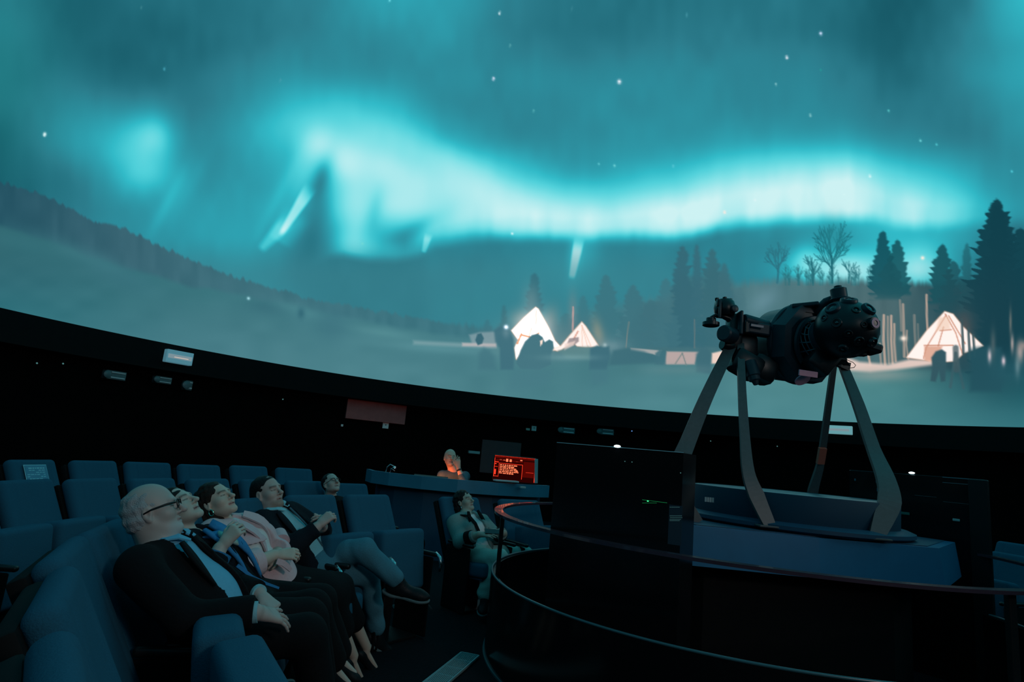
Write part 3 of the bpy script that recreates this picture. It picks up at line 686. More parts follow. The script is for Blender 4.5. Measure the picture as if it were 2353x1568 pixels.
def head_shapes(Fd, c, R, sc=1.0, jaw=1.0, nose=1.0, chin=1.0, fat=0.0):
    """R rows: left, forward, up. head of about 0.235 m"""
    T = lambda l, f, u: c + sc * (R[0] * l + R[1] * f + R[2] * u)
    E = lambda l, f, u, a, b, d, k=.02, op='add': Fd.ell(T(l, f, u), R, (a * sc, b * sc, d * sc), k * sc, op)
    E(0, -.016, .036, .077, .099, .088, 0)
    E(0, .022, -.018, .061, .067, .084, .03)
    E(0, .040, -.068, .044, .041, .042, .03)
    for s in (-1, 1):
        Fd.cone(T(s * .050 * jaw, .0, -.052), T(s * .016, .072, -.096), .015 * sc, .015 * sc, .028 * sc)
        E(s * .040, .052, -.028, .026, .030, .026, .025)
    if fat: E(0, .02, -.10, .055, .055, .035 + fat, .03)
    E(0, .080, -.100, .020 * chin, .017, .016 * chin, .018)
    Fd.cone(T(-.034, .077, .022), T(.034, .077, .022), .013 * sc, .013 * sc, .02 * sc)
    for s in (-1, 1): E(s * .031, .098, .000, .018, .018, .0135, .014, 'sub')
    for s in (-1, 1): E(s * .031, .071, .000, .0145, .0145, .0125, .003)
    Fd.cone(T(0, .084, .016), T(0, .106 + .012 * nose, -.030), .0075 * sc, .0115 * sc, .012 * sc)
    E(0, .104 + .010 * nose, -.032, .014, .014, .010, .008)
    for s in (-1, 1): E(s * .014, .094, -.035, .008, .012, .008, .006)
    for s in (-1, 1): E(s * .007, .100, -.043, .004, .006, .004, .003, 'sub')
    Fd.cone(T(-.018, .084, -.062), T(.018, .084, -.062), .0065 * sc, .0065 * sc, .008 * sc); E(0, .0925, -.0605, .016, .006, .006, .006)
    E(0, .0905, -.0735, .017, .008, .0065, .006); E(0, .0985, -.0668, .026, .010, .0018, .003, 'sub')
    for s in (-1, 1):
        E(s * .077, -.012, -.008, .009, .020, .032, .008); E(s * .085, -.008, -.004, .006, .011, .020, .004, 'sub'); E(s * .077, -.006, -.036, .008, .010, .010, .006)
    return T

def hand(Fd, wr, d, nrm, side, sc=1.0, curl=(20, 25, 20), spread=6, thumb=(40, 25), fr=.0088, k=.006):
    """wrist point, direction of the metacarpals, back-of-hand normal; side=+1 thumb on the left of the direction seen from the back"""
    d = unit(d); nrm = unit(np.array(nrm) - d * (np.array(nrm) @ d)); sd = np.cross(nrm, d) * side   # towards the thumb
    wr = np.array(wr, float); kn = []
    Fd.cone(wr - d * .02, wr + d * .02, .024 * sc, .023 * sc, .015)
    for i, o in enumerate((.030, .010, -.011, -.030)):
        base = wr + d * .018 * sc + sd * o * .55 * sc; tip = wr + d * (.092 - abs(i - 1) * .004) * sc + sd * o * sc; kn.append(tip)
        Fd.cone(base, tip, .0150 * sc, .0115 * sc, .014)
    for i, (o, L_) in enumerate(((.030, .074), (.010, .083), (-.011, .077), (-.030, .060))):
        a = math.radians((1.5 - i) * spread); dd = d * math.cos(a) + sd * math.sin(a); p = kn[i]; ang = 0; r = fr * sc * (1 if i < 3 else .9)
        for j, fr_ in enumerate((.46, .30, .24)):
            cj = curl[j] if not isinstance(curl[0], tuple) else curl[i][j]
            ang += math.radians(cj); v = dd * math.cos(ang) - nrm * math.sin(ang); q = p + v * L_ * fr_ * sc
            Fd.cone(p, q, r, r * .9, k * .5); p = q; r *= .9
    a = math.radians(thumb[0]); t0 = wr + d * .022 * sc + sd * .018 * sc; v = d * math.cos(a) + sd * math.sin(a) - nrm * .25; v = unit(v); t1 = t0 + v * .044 * sc
    Fd.cone(t0, t1, .016 * sc, .0115 * sc, .012); a2 = math.radians(max(thumb[0] - thumb[1], 0)); v2 = unit(d * math.cos(a2) + sd * math.sin(a2) - nrm * .35); t2 = t1 + v2 * .032 * sc; v3 = unit(d * math.cos(a2 * .4) + sd * math.sin(a2 * .4) - nrm * .45)
    Fd.cone(t1, t2, .0108 * sc, .0098 * sc, .006); Fd.cone(t2, t2 + v3 * .024 * sc, .0096 * sc, .0082 * sc, .003)

def bounds(pts, pad):
    P = np.array(pts, float); return P.min(0) - pad, P.max(0) + pad
PT = lambda px, py, y: np.array(at_y(px, py, y))

def torso(Fd, hip, neck, sdir, g=0.0, w=1.0, belly=1.0, k=.05, bust=0.0):
    """hip, neck points; sdir = towards the left shoulder"""
    up = unit(neck - hip); sd = unit(sdir - up * (sdir @ up)); fr = np.cross(sd, up); R = np.array([sd, -fr, up]) if False else np.array([sd, np.cross(up, sd), up])
    f = -R[1]; f = np.cross(sd, up)
    H = np.linalg.norm(neck - hip); at = lambda l, n_, t: hip + sd * l + f * n_ + up * (H * t)
    Fd.ell(at(0, -.005, .02), R, (.165 * w + g, .115 + g, .12 + g), k)
    Fd.ell(at(0, .015 * belly, .30), R, (.145 * w * (.9 + .1 * belly) + g, .105 * belly + g, .18 + g), k)
    Fd.ell(at(0, .0, .66), R, (.158 * w + g, .108 + g, .19 + g), k)
    if bust:
        for s in (-1, 1): Fd.ell(at(s * .07, .085, .62), R, (.065 + g, .055 * bust + g, .07 + g), .04)
    return up, sd, f, at, R

def obj_mesh(Fd, name, mat, parent=None, colr=None, **kw):
    me, P = Fd.mesh(name)
    if colr is not None: tint(me, colr(P) if callable(colr) else np.tile(np.array(colr, float), (len(P), 1)))
    return link(name, me, mat, parent, False, **kw)

def shoe(parent, ankle, toe, up=(0, 0, 1), L_=.28, w_=.095, heel=0.0, flat=True, mat='shoe_black', thin=False):
    d = unit(np.array(toe) - np.array(ankle)); up = np.array(up, float); up = unit(up - d * (up @ d)); R = frame(d, up); a = np.array(ankle, float)
    lo, hi = bounds([a, a + d * L_], .14); Fd = Field(lo, hi, .005); b = a - up * .055
    if thin:
        Fd.ell(b - d * .01 + up * .0, R, (.030, .040, .026), .0); Fd.cone(b, b + d * .17 - up * .02, .026, .022, .03); Fd.ell(b + d * .17 - up * .022, R, (.036, .05, .018), .03)
        Fd.ell(a + up * .01, R, (.030, .036, .05), .01, 'sub')
    else:
        Fd.ell(b - d * .015 + up * .005, R, (.040, .055, .048), 0); Fd.cone(a + up * .01, b + d * .06, .042, .040, .03)
        Fd.cone(b + d * .02 - up * .005, b + d * .16 - up * .012, .040, .034, .04); Fd.ell(b + d * .17 - up * .014, R, (.048, .075, .032), .04)
    sole_z = .036
    Fd.cut_half(b - up * sole_z, -up)
    o = obj_mesh(Fd, 'shoe', mat, parent)
    if not thin:
        Fd = Field(lo, hi, .005); Fd.ell(b - d * .02 - up * .036, R, (.043, .062, .03), 0).cone(b - up * .036, b + d * .16 - up * .036, .040, .044, .03).ell(b + d * .165 - up * .036, R, (.053, .085, .03), .03)
        Fd.cut_half(b - up * .050, -up); Fd.cut_half(b - up * .030, up); obj_mesh(Fd, 'sole', 'sole', o)
    else:
        MB().tube([tuple(b - d * .03 - up * .02), tuple(b - d * .035 - up * .075)], [.012, .006], 8).build('heel', mat, o)
    return o

def person(cfg):
    """one figure: a continuous body (skin) with hair, clothes and shoes as its parts"""
    g = cfg.get; J = {k: np.array(v, float) for k, v in cfg['J'].items()}; hs = g('hscale', 1.0)
    HC = J['head']; R = frame(cfg['face'], cfg['crown'])
    pts = [v for v in J.values()]; lo, hi = bounds(pts, .19)
    h = g('h', .006); B = Field(lo, hi, h)
    sdir = unit(J['shL'] - J['shR'])
    # torso and limbs
    up, sd, fr, at, RT = torso(B, J['hip'], J['neck'], sdir, -.018, g('w', 1.0), g('belly', 1.0))
    B.cone(J['shL'] - sdir * .03, J['shR'] + sdir * .03, .045, .045, .05)
    nb = J['neck'] - up * .03; B.cone(HC - R[2] * .055 * hs - R[1] * .020, J['neck'], .052 * g('neckr', 1.0), .056 * g('neckr', 1.0), .03); B.cone(J['neck'], nb - up * .05, .056, .075, .04)
    for s in 'LR':
        B.chain([J['sh' + s], J['el' + s], J['wr' + s]], [.046, .036, .026], .02)
        B.cone(J['el' + s] * .6 + J['wr' + s] * .4, J['wr' + s], .036, .025, .02)
        if 'kn' + s in J:
            hp = J['hip'] + sd * (.085 if s == 'L' else -.085); B.chain([hp, J['kn' + s], J['an' + s]], [.072, .050, .030], .03)
            if g('bare_legs'): m_ = J['kn' + s] * .62 + J['an' + s] * .38; B.ell(m_ - unit(np.cross(sd, J['an' + s] - J['kn' + s])) * -.012, frame(J['an' + s] - J['kn' + s], fr), (.046, .09, .046), .03)
            if 'to' + s in J: B.cone(J['an' + s] - np.array([0, 0, .03]), J['an' + s] - np.array([0, 0, .062]) + unit(J['to' + s] - J['an' + s]) * .12, .022, .016, .02)
        hd = cfg['hands'].get(s)
        if hd: hand(B, J['wr' + s] + unit(hd['d']) * .02, hd['d'], hd['n'], hd.get('side', 1), hd.get('sc', 1.0), hd.get('curl', (20, 25, 20)), hd.get('spread', 6), hd.get('thumb', (40, 25)))
    T = head_shapes(B, HC, R, hs, g('jaw', 1.0), g('nose', 1.0), g('chin', 1.0), g('fat', 0.0))
    base = np.array(g('skin', (.42, .34, .29)))
    def colr(P):
        Q = (P - HC) / hs; l, f, u = Q @ R[0], Q @ R[1], Q @ R[2]; Cc = np.tile(base, (len(P), 1))
        def m(mask, c): 
            nonlocal Cc
            Cc = Cc * (1 - mask[:, None]) + np.array(c) * mask[:, None]
        near = (np.abs(l) < .12) & (np.abs(f) < .16) & (np.abs(u) < .17)
        m(near * (f > .07) * np.exp(-((u + .067) / .008) ** 2) * (np.abs(l) < .026), g('lip', (.34, .14, .13)))
        m(near * (f > .072) * np.exp(-((u + .067) / .0022) ** 2) * (np.abs(l) < .024), (.05, .02, .02))
        br = np.exp(-((u - .024 + (np.abs(l) - .03) ** 2 * 6) / .0055) ** 2) * (np.abs(l) > .010) * (np.abs(l) < .052) * (f > .05)
        m(near * br * g('brow_a', .85), g('brow', (.02, .015, .012)))
        ey = np.exp(-((u + .001) / .0030) ** 2) * (np.abs(np.abs(l) - .031) < .016) * (f > .06); m(near * ey * .9, (.012, .01, .01))
        if g('beard'): m(near * sstep(-.035, -.06, -(-u) * 1.0 if False else u * 1.0) * 0 + near * (1 - sstep(-.085, -.055, u)) * sstep(.035, .07, f) * g('beard_a', .5), g('beard'))
        if g('white_top'): pass
        m(near * np.exp(-((f - .105) / .02) ** 2 - ((u + .03) / .02) ** 2) * .25, base * np.array([1.15, .8, .75]))
        return Cc
    me, P = B.mesh(cfg['name_mesh'] if 'name_mesh' in cfg else 'person'); tint(me, colr(P))
    o = link('person', me, 'skin', None, label=cfg['label'], cat='person')
    # hair
    H = Field(HC - .30, HC + .30, g('hh', .005))
    hr = cfg['hair']
    TT = T
    for e in hr['add']: H.ell(TT(*e[:3]), R, tuple(x * hs for x in e[3:6]), e[6] if len(e) > 6 else .02)
    for c in hr.get('cone', []): H.cone(TT(*c[:3]) if len(c[:3]) == 3 and not isinstance(c[0], np.ndarray) else c[0], TT(*c[3:6]), c[6], c[7], .03)
    for e in hr.get('sub', []): H.ell(TT(*e[:3]), R, tuple(x * hs for x in e[3:6]), e[6] if len(e) > 6 else .01, 'sub')
    for p_, n_ in hr.get('cut', []): H.cut_half(TT(*p_), R[0] * n_[0] + R[1] * n_[1] + R[2] * n_[2])
    H.wrinkle(hr.get('w', .0016), 90, 4)
    ho = obj_mesh(H, 'hair', hr['mat'], o)
    return o, J, R, T, (up, sd, fr, at, RT), (lo, hi)

def sleeve(Fd, J, s, g=.018, end=1.0, cuff=0.0):
    e, w_ = J['el' + s], J['wr' + s]; q = e + (w_ - e) * end
    Fd.chain([J['sh' + s], e], [.052 + g, .042 + g], .035); Fd.cone(e, q, .042 + g, .031 + g + cuff, .03)
def end_cut(Fd, p, d, r=.09):
    """clean cuff: remove a slab beyond p along d"""
    d = unit(d); R = frame(d, (0.1, .2, 1)); Fd.box(p + d * .08, R, (r, .08, r), .002, 0.0, 'sub')
def clothes(o, name, mat, bnd, fn, h=.007, wr=.0022, wsc=26, seed=1, **kw):
    Fd = Field(bnd[0], bnd[1], h); fn(Fd)
    if wr: Fd.wrinkle(wr, wsc, seed)
    return obj_mesh(Fd, name, mat, o, **kw)
def v_open(Fd, at, top, bot, wt, wb, f0=.10, dep=.13, off=0.0):
    """open front between two heights of the torso: tapering wedge removed. at(l, n, t)"""
    n = 9
    for i in range(n):
        t = top + (bot - top) * i / (n - 1); w_ = wt + (wb - wt) * i / (n - 1); c = at(off, f0, t); c2 = at(off, f0 + dep, t)
        Fd.cone(c, c2, w_, w_ * 1.25, 0.0, 'sub')
def trousers(Fd, J, sd, g=.018, end=.96, rk=None):
    for s in 'LR':
        hp = J['hip'] + sd * (.09 if s == 'L' else -.09); k, a = J['kn' + s], J['an' + s]; q = k + (a - k) * end
        Fd.cone(hp, k, .078 + g, .056 + g, .035); Fd.cone(k, q, .056 + g, .042 + g + (rk or 0), .035)
    Fd.ell(J['hip'], np.eye(3), (.15, .15, .11), .04)
# ------------------------------------------------------------------ theatre seats
def padded(w_, h_, t_, bol=0.022, seam=True, nx=21, ny=16):
    """cushion slab in the x-z plane, front face towards +y, side bolsters raised, welted seams"""
    bm = bmesh.new(); bottom = []; top = []
    def prof(x, z):
        ax = abs(x) / (w_ / 2); az = abs(z) / (h_ / 2)
        d = t_ / 2
        e = max(0, (ax - .86) / .14); f = max(0, (az - .88) / .12)
        d -= t_ * .40 * (e ** 2.2) + t_ * .40 * (f ** 2.2) if (e or f) else 0
        if seam:
            d += bol * (1 / (1 + math.exp(-(abs(x) - w_ * .29) / .010)))
            d -= .010 * math.exp(-((abs(x) - w_ * .285) / .006) ** 2)
            d -= .007 * math.exp(-((z - h_ * .06) / .007) ** 2) * (abs(x) < w_ * .29)
        return d
    xs = np.linspace(-w_ / 2, w_ / 2, nx); zs = np.linspace(-h_ / 2, h_ / 2, ny)
    if seam:
        xs = np.sort(np.concatenate([xs, [s * (w_ * .285 + k) for s in (-1, 1) for k in (-.012, -.005, 0, .005, .012)]])); zs = np.sort(np.concatenate([zs, h_ * .06 + np.array([-.012, -.005, 0, .005, .012])]))
    F = [[bm.verts.new((x, max(prof(x, z), .004), z)) for x in xs] for z in zs]
    B = [[bm.verts.new((x, -t_ / 2 * (1 if 0 < i < len(xs) - 1 and 0 < j < len(zs) - 1 else .75), z)) for i, x in enumerate(xs)] for j, z in enumerate(zs)]
    for j in range(len(zs) - 1):
        for i in range(len(xs) - 1):
            bm.faces.new((F[j][i], F[j][i + 1], F[j + 1][i + 1], F[j + 1][i])); bm.faces.new((B[j][i], B[j + 1][i], B[j + 1][i + 1], B[j][i + 1]))
    n, m = len(xs), len(zs)
    for i in range(n - 1):
        bm.faces.new((F[0][i], B[0][i], B[0][i + 1], F[0][i + 1])); bm.faces.new((F[m - 1][i], F[m - 1][i + 1], B[m - 1][i + 1], B[m - 1][i]))
    for j in range(m - 1):
        bm.faces.new((F[j][0], F[j + 1][0], B[j + 1][0], B[j][0])); bm.faces.new((F[j][n - 1], B[j][n - 1], B[j + 1][n - 1], F[j + 1][n - 1]))
    # round the back-of-frame corners
    return bm

def BACK_FIELD():
    I3 = np.eye(3); h = .0095; Fd = Field((-.27, -.09, -.37), (.27, .09, .37), h)
    Fd.box((0, 0, 0), I3, (.234, .044, .33), .040, 0)
    Fd.ell((0, .055, -.05), I3, (.15, .022, .27), .02, 'sub')
    for s in (-1, 1): Fd.cone((s * .138, .052, -.36), (s * .138, .050, .36), .010, .010, .012, 'sub')
    Fd.cone((-.13, .046, .05), (.13, .046, .05), .007, .007, .01, 'sub')
    return Fd
REC = math.radians(27)           # recline of the backrest
def seat_proto(label, up=True):
    t = thing('theatre_seat', label, 'seat')
    # backrest: top edge over the origin at 1.0 m, leaning back
    L_ = .66; cz = 1.0 - L_ / 2 * math.cos(REC); cy = L_ / 2 * math.sin(REC)
    Fd = BACK_FIELD()
    me, _ = Fd.mesh('backrest')
    me.transform(Matrix.Translation((0, cy, cz)) @ Matrix.Rotation(REC, 4, 'X'))
    link('backrest', me, 'fabric', t)
    mb = MB(); mb.box((0, cy - .062 * math.cos(REC), cz - .062 * math.sin(REC) - .01), (.492, .055, L_ - .02), Matrix.Rotation(REC, 3, 'X'), bevel=.014); mb.build('back_shell', 'black_matte', t, smooth='auto')
    if up:
        mb = MB(); mb.box((0, .430, .570), (.455, .155, .44), Matrix.Rotation(math.radians(8), 3, 'X'), bevel=.035, seg=4); c = mb.build('seat_cushion', 'fabric', t, smooth='auto')
    else:
        mb = MB(); mb.box((0, .52, .40), (.455, .46, .13), Matrix.Rotation(math.radians(5), 3, 'X'), bevel=.035, seg=4); c = mb.build('seat_cushion', 'fabric', t, smooth='auto')
        mb = MB(); mb.box((0, .52, .325), (.40, .38, .02), Matrix.Rotation(math.radians(5), 3, 'X'), bevel=.008); mb.build('seat_pan', 'dark_blue', t, smooth='auto')
    for s in (-1, 1):
        mb = MB(); mb.box((s * .247, .40, .30), (.020, .34, .58), bevel=.01); mb.build('side_panel', 'black_matte', t)
        mb = MB(); mb.box((s * .247, .43, .615), (.040, .36, .034), bevel=.014, seg=3); a = mb.build('armrest', 'black_plastic', t, smooth='auto')
        mb = MB(); mb.tube([(s * .247, .59, .628), (s * .247, .635, .60), (s * .247, .652, .55), (s * .247, .645, .50)], [.013, .015, .013, .008], 10); mb.build('chrome_tip', 'chrome', a, smooth=True)
    mb = MB(); mb.box((0, .34, .17), (.10, .10, .32), bevel=.01).box((0, .36, .012), (.44, .30, .024), bevel=.006); mb.build('pedestal', 'black_plastic', t)
    return t

def copy_tree(o, parent=None):
    c = o.copy(); COL.objects.link(c); c.parent = parent
    for ch in list(o.children): copy_tree(ch, c)
    return c
SEAT_UP = seat_proto('seat', True); SEAT_DN = seat_proto('seat', False); used = set()
def seat(x, y, fx, fy, label, group, down=False, zs=1.0, wx=1.0):
    p = SEAT_DN if down else SEAT_UP
    o = p if id(p) not in used else copy_tree(p); used.add(id(p))
    o.location = (x, y, 0); o.rotation_euler = (0, 0, math.atan2(fy, fx) - PI / 2); o.scale = (wx, 1, zs)
    o['label'] = label; o['group'] = group; o['category'] = 'seat'
    return o
G1, G2, G3, G4 = 'blue seats in the front row', 'blue seats in the middle row', 'blue seats in the back row', 'blue seats across the room'
# front row, camera side first
ROW1 = [(-.72, 1.11, .80, .60), (-1.09, 1.62, .86, .51), (-1.38, 2.06, .90, .43), (-1.55, 2.51, .95, .30), (-1.65, 3.01, .985, .17), (-1.66, 3.54, .99, .02), (-1.56, 4.07, .975, -.22), (-1.37, 4.60, .87, -.50), (-1.06, 5.08, .82, -.57)]
LAB1 = [('empty blue folding seat cut off by the bottom left corner of the photo', False), ('empty blue folding seat with the largest raised cushion, at the bottom edge', False), ('empty blue folding seat right beside the white-haired man, cushion raised', False),
        ('blue seat holding the white-haired man in the black blazer', True), ('blue seat under the woman with the bright blue jacket', True), ('blue seat under the woman in the pale pink coat', True), ('blue seat under the dark-haired man in jeans', True),
        ('empty blue seat beside the man in jeans, raised cushion half hidden by his arm', False), ('empty blue aisle seat at the far end of the front row, cushion raised', False)]
NEAR = []
for i, ((x, y, a, b), (lb, dn)) in enumerate(zip(ROW1, LAB1)):
    o = seat(x, y, a, b, lb, G1, dn)
    if i < 3: NEAR.append(o)
for o in [c for c in COL.objects if c.name.startswith('chrome_tip')]:
    tip_owner = o.parent.parent
    if tip_owner.get('label', '') not in (LAB1[7][0], LAB1[8][0]): bpy.data.objects.remove(o)
seat(-.39, 6.29, .67, -.74, 'blue seat under the woman in the grey-green blazer, below the control desk', 'blue seats below the control desk', True, .96, 1.04)
seat(.22, 6.70, .55, -.83, 'empty blue seat seen through the handrail, right of the woman in the blazer', 'blue seats below the control desk', False, .96, 1.12)
# middle row
R2 = [(-3.10, 3.62, .97, .05), (-3.10, 4.13, .97, -.03), (-2.98, 4.61, .95, -.15), (-2.80, 5.08, .93, -.25), (-2.57, 5.55, .90, -.36), (-2.29, 6.00, .86, -.46), (-1.98, 6.38, .80, -.56), (-1.58, 6.62, .74, -.66)]
LB2 = ['blue middle-row seat at the left edge of the photo', 'blue middle-row seat, second from the left edge of the photo', 'blue middle-row seat directly behind the white-haired man', 'blue middle-row seat behind the woman in the pink coat', 'blue middle-row seat directly behind the head of the man in jeans',
       'blue middle-row seat just right of the head of the man in jeans', 'blue middle-row seat behind the first empty front-row seat', 'blue middle-row seat holding the man in glasses']
for (x, y, a, b), lb in zip(R2, LB2): seat(x, y, a, b, lb, G2, lb.endswith('glasses'), .97, .95)
# back row
R3 = [(-4.10, 4.85, 1.0, .05), (-4.05, 5.42, 1.0, -.08), (-3.90, 6.02, .97, -.26), (-3.66, 6.52, .88, -.48), (-3.32, 6.92, .84, -.54), (-3.04, 7.58, .80, -.58), (-2.63, 8.00, .70, -.72)]
LB3 = ['blue back-row seat outside the left edge', 'blue back-row seat with the notice hung over its top', 'blue back-row seat next to the one with the notice', 'blue back-row seat, third from the left edge', 'blue back-row seat, fourth from the left edge',
       'blue back-row seat above the head of the man in jeans', 'blue back-row seat at the far end, nearest the control desk']
for (x, y, a, b), lb in list(zip(R3, LB3))[1:]: seat(x, y, a, b, lb, G3, False, 1.0, 1.04)
# seats on the far side of the pit, glimpsed past the glass cabinet
for k, (ang, rad) in enumerate(((38, 2.95), (27, 2.95), (16, 2.95), (34, 3.85), (24, 3.85))):
    a = math.radians(ang); x, y = C0[0] + rad * math.cos(a), C0[1] + rad * math.sin(a)
    seat(x, y, -math.cos(a), -math.sin(a), ['blue seat across the room just right of the glass screen, front of the pair', 'blue seat across the room at the right edge, behind the handrail', 'blue seat across the room beyond the right edge of the photo', 'blue seat across the room, back of the pair right of the glass screen', 'blue seat across the room, behind the one at the right edge'][k], G4, False, .95 if rad < 3 else 1.0)
for o in NEAR:
    for c in o.children:
        if c.name.startswith(('seat_cushion', 'armrest', 'side_panel')): c.location.y = .10
# notice hung over the back-row seat
n = thing('notice_sheet', 'blue notice sheet with a pale border hung on a back-row seat at the left', 'notice')
PN = np.array([-4.05, 5.42, 0]); nf = Vector((1.0, -.08, 0)).normalized(); nr = Vector((nf.y, -nf.x, 0)).cross(Vector((0, 0, 1))) ; nr = Vector((-nf.y, nf.x, 0))
Rn = Matrix.Rotation(math.atan2(nf.y, nf.x) - PI / 2, 3, 'Z') @ Matrix.Rotation(REC, 3, 'X')
cN = Vector((-4.05, 5.40, .995)) + nf * .115 + Vector((0, 0, -.10))
MB().box(cN, (.235, .004, .165), Rn, bevel=.001).build('border', 'paper_edge', n)
MB().box(cN + Rn @ Vector((0, .003, 0)), (.222, .004, .152), Rn).build('sheet', 'paper', n)
mb = MB(); rr = random.Random(3)
for j in range(6):
    x = -.085
    while x < .085:
        wd = rr.uniform(.012, .035)
        if rr.random() < .85: mb.box(cN + Rn @ Vector((x + wd / 2, .0055, .05 - j * .019)), (wd, .0015, .006 if j else .009), Rn)
        x += wd + .007
mb.build('printed_lines', 'paper_edge', n)

# ------------------------------------------------------------------ projector pit: parapet, handrail, posts
def on_ring(deg, r): a = math.radians(deg); return (C0[0] + r * math.cos(a), C0[1] + r * math.sin(a))
RR = 1.91
par = thing('pit_parapet', 'low curved black parapet wall around the projector pit, with a thin shiny rim', 'low wall', (0, 0, 0))
MB().arc(C0, RR - .035, RR, 0.0, .555, 0, 360, 180).build('wall_panel', 'black_gloss', par, smooth='auto')
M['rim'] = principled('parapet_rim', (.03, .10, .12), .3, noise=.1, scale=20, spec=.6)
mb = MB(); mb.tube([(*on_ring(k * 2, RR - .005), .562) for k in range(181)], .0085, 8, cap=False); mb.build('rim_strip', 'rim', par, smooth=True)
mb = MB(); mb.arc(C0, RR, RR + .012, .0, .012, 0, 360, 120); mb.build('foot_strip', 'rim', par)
hr = thing('handrail', 'glossy dark handrail on posts ringing the projector pit', 'handrail')
M['rail'] = principled('rail_lacquer', (.045, .030, .045), .22, noise=.15, scale=25, spec=.7, coat=.5)
mb = MB(); mb.arc(C0, RR - .045, RR + .02, .985, 1.003, 0, 360, 180); mb.bevel_all(.007, 2); mb.build('rail', 'rail', hr, smooth='auto')
for d in (183.5, 120, 75, 40, 5, 325, 290):
    x, y = on_ring(d, RR - .045)
    MB().box((x, y, .77), (.055, .03, .44), Matrix.Rotation(math.radians(d - 90), 3, 'Z'), bevel=.006).build('post', 'black_plastic', hr)
# pit floor machinery plinth and the blue octagonal platform
OCT = [(1.62, -.02), (1.02, -.70), (.2, -.76), (-.60, -.72), (-1.20, -.1), (-1.15, .65), (-.5, 1.1), (.75, 1.0), (1.22, .58)]
pf = thing('projector_platform', 'many-sided blue platform carrying the round projector base', 'platform')
mb = MB(); mb.prism([(C0[0] + a * .8, C0[1] + b * .8) for a, b in OCT], .0, .825); mb.build('plinth', 'black_matte', pf)
mb = MB(); mb.prism([(C0[0] + a * 1.04, C0[1] + b * 1.03) for a, b in OCT], .825, 1.075, scale_top=.976, cen=C0); mb.bevel_all(.006, 2); mb.build('body', 'blue_laminate', pf)
mb = MB(); mb.prism([(C0[0] + a * .965, C0[1] + b * .955) for a, b in OCT], 1.075, 1.081); mb.build('top', 'dark_blue', pf)
# ------------------------------------------------------------------ round base of the star projector
PC = (2.31, 4.93)
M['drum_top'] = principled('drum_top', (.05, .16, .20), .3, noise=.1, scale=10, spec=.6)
pb = thing('projector_pedestal', 'round dark blue drum with a shiny top under the star projector', 'pedestal')
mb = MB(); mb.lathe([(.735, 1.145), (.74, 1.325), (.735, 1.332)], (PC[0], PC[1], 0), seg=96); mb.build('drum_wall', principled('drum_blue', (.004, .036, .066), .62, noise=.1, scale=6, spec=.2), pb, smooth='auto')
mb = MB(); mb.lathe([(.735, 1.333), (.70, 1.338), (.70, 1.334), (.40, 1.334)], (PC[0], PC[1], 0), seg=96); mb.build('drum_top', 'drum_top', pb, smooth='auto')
mb = MB(); mb.lathe([(.80, 1.082), (.83, 1.10), (.83, 1.125), (.78, 1.145)], (PC[0], PC[1], 0), seg=96); mb.build('flange', 'dark_blue', pb, smooth='auto')
lp = at_y(1631, 1149, 4.62)
mb = MB()
for k in range(4): mb.box((lp[0] - .03 + k * .018, lp[1] - .0 , lp[2]), (.013, .006, .034), Matrix.Rotation(math.radians(-35), 3, 'Z'))
mb.build('label_plate', 'white_plastic', pb)

# ------------------------------------------------------------------ star projector
V = lambda px, py, y: Vector(at_y(px, py, y))
SP = thing('star_projector', 'large black star projector with a lens-studded ball held on four slanting flat legs', 'star projector', (0, 0, 0))
AX = Vector((.39, -.91, -.10)).normalized()
Dc = V(1829, 792, 4.95)
UPp = Vector((0, 0, 1)) - AX * AX.z; UPp.normalize()
mb = MB(); mb.lathe([(.16, -.30), (.25, -.27), (.30, -.20), (.315, -.02), (.33, .0), (.335, .02), (.33, .045), (.30, .05)], Dc, AX, 64); drum = mb.build('drum', 'projector_dark', SP, smooth='auto')
mb = MB(); mb.lathe([(.30, .03), (.345, .05), (.345, .07), (.325, .16), (.27, .175), (.27, .165), (.19, .16)], Dc, AX, 8, up=Matrix.Rotation(math.radians(4), 3, AX) @ UPp); mb.bevel_all(.006, 2, .3); mb.build('octagonal_flange', 'projector_dark', SP, smooth='auto')
mb = MB(); mb.lathe([(.205, .16), (.225, .18), (.22, .20), (.195, .205), (.185, .19), (.185, .14)], Dc, AX, 48); mb.build('collar_ring', 'projector_dark', SP, smooth='auto')
Bc = V(1944, 757, 4.50); BR = .222
ax2 = (Bc - (Dc + AX * .17)).normalized()
def ring_pt(c, ax, r, deg):
    a = Vector((0, 0, 1)); a = (a - ax * a.dot(ax)).normalized(); b = ax.cross(a); d = math.radians(deg)
    return c + (a * math.cos(d) + b * math.sin(d)) * r
q0 = Dc + AX * .19; q1 = Bc - ax2 * .19; q2 = q0.lerp(q1, .5)
cg = None
mb = MB()
for d in range(0, 360, 24):
    mb.tube([ring_pt(q0, AX, .19, d), ring_pt(q2, ax2, .160, d + 8), ring_pt(q1, ax2, .135, d + 16)], .0065, 6)
for c, r in ((q0.lerp(q1, .25), .175), (q2, .160), (q0.lerp(q1, .75), .148)):
    mb.tube([ring_pt(c, ax2, r, k * 15) for k in range(25)], .0055, 6, cap=False)
mb.build('lattice_cage', principled('cage_paint', (.03, .07, .095), .3, noise=.1, scale=20), SP, smooth=True)
mb = MB(); mb.lathe([(.10, 0), (.125, .02), (.135, (q1 - q0).length * .9)], q0, (q1 - q0), 24); mb.build('core_cone', 'projector_black', SP, smooth='auto')
mb = MB(); mb.lathe([(.135, -.03), (.15, -.02), (.15, .02), (.13, .03)], q1, ax2, 32); mb.build('cage_plate', 'projector_dark', SP, smooth='auto')
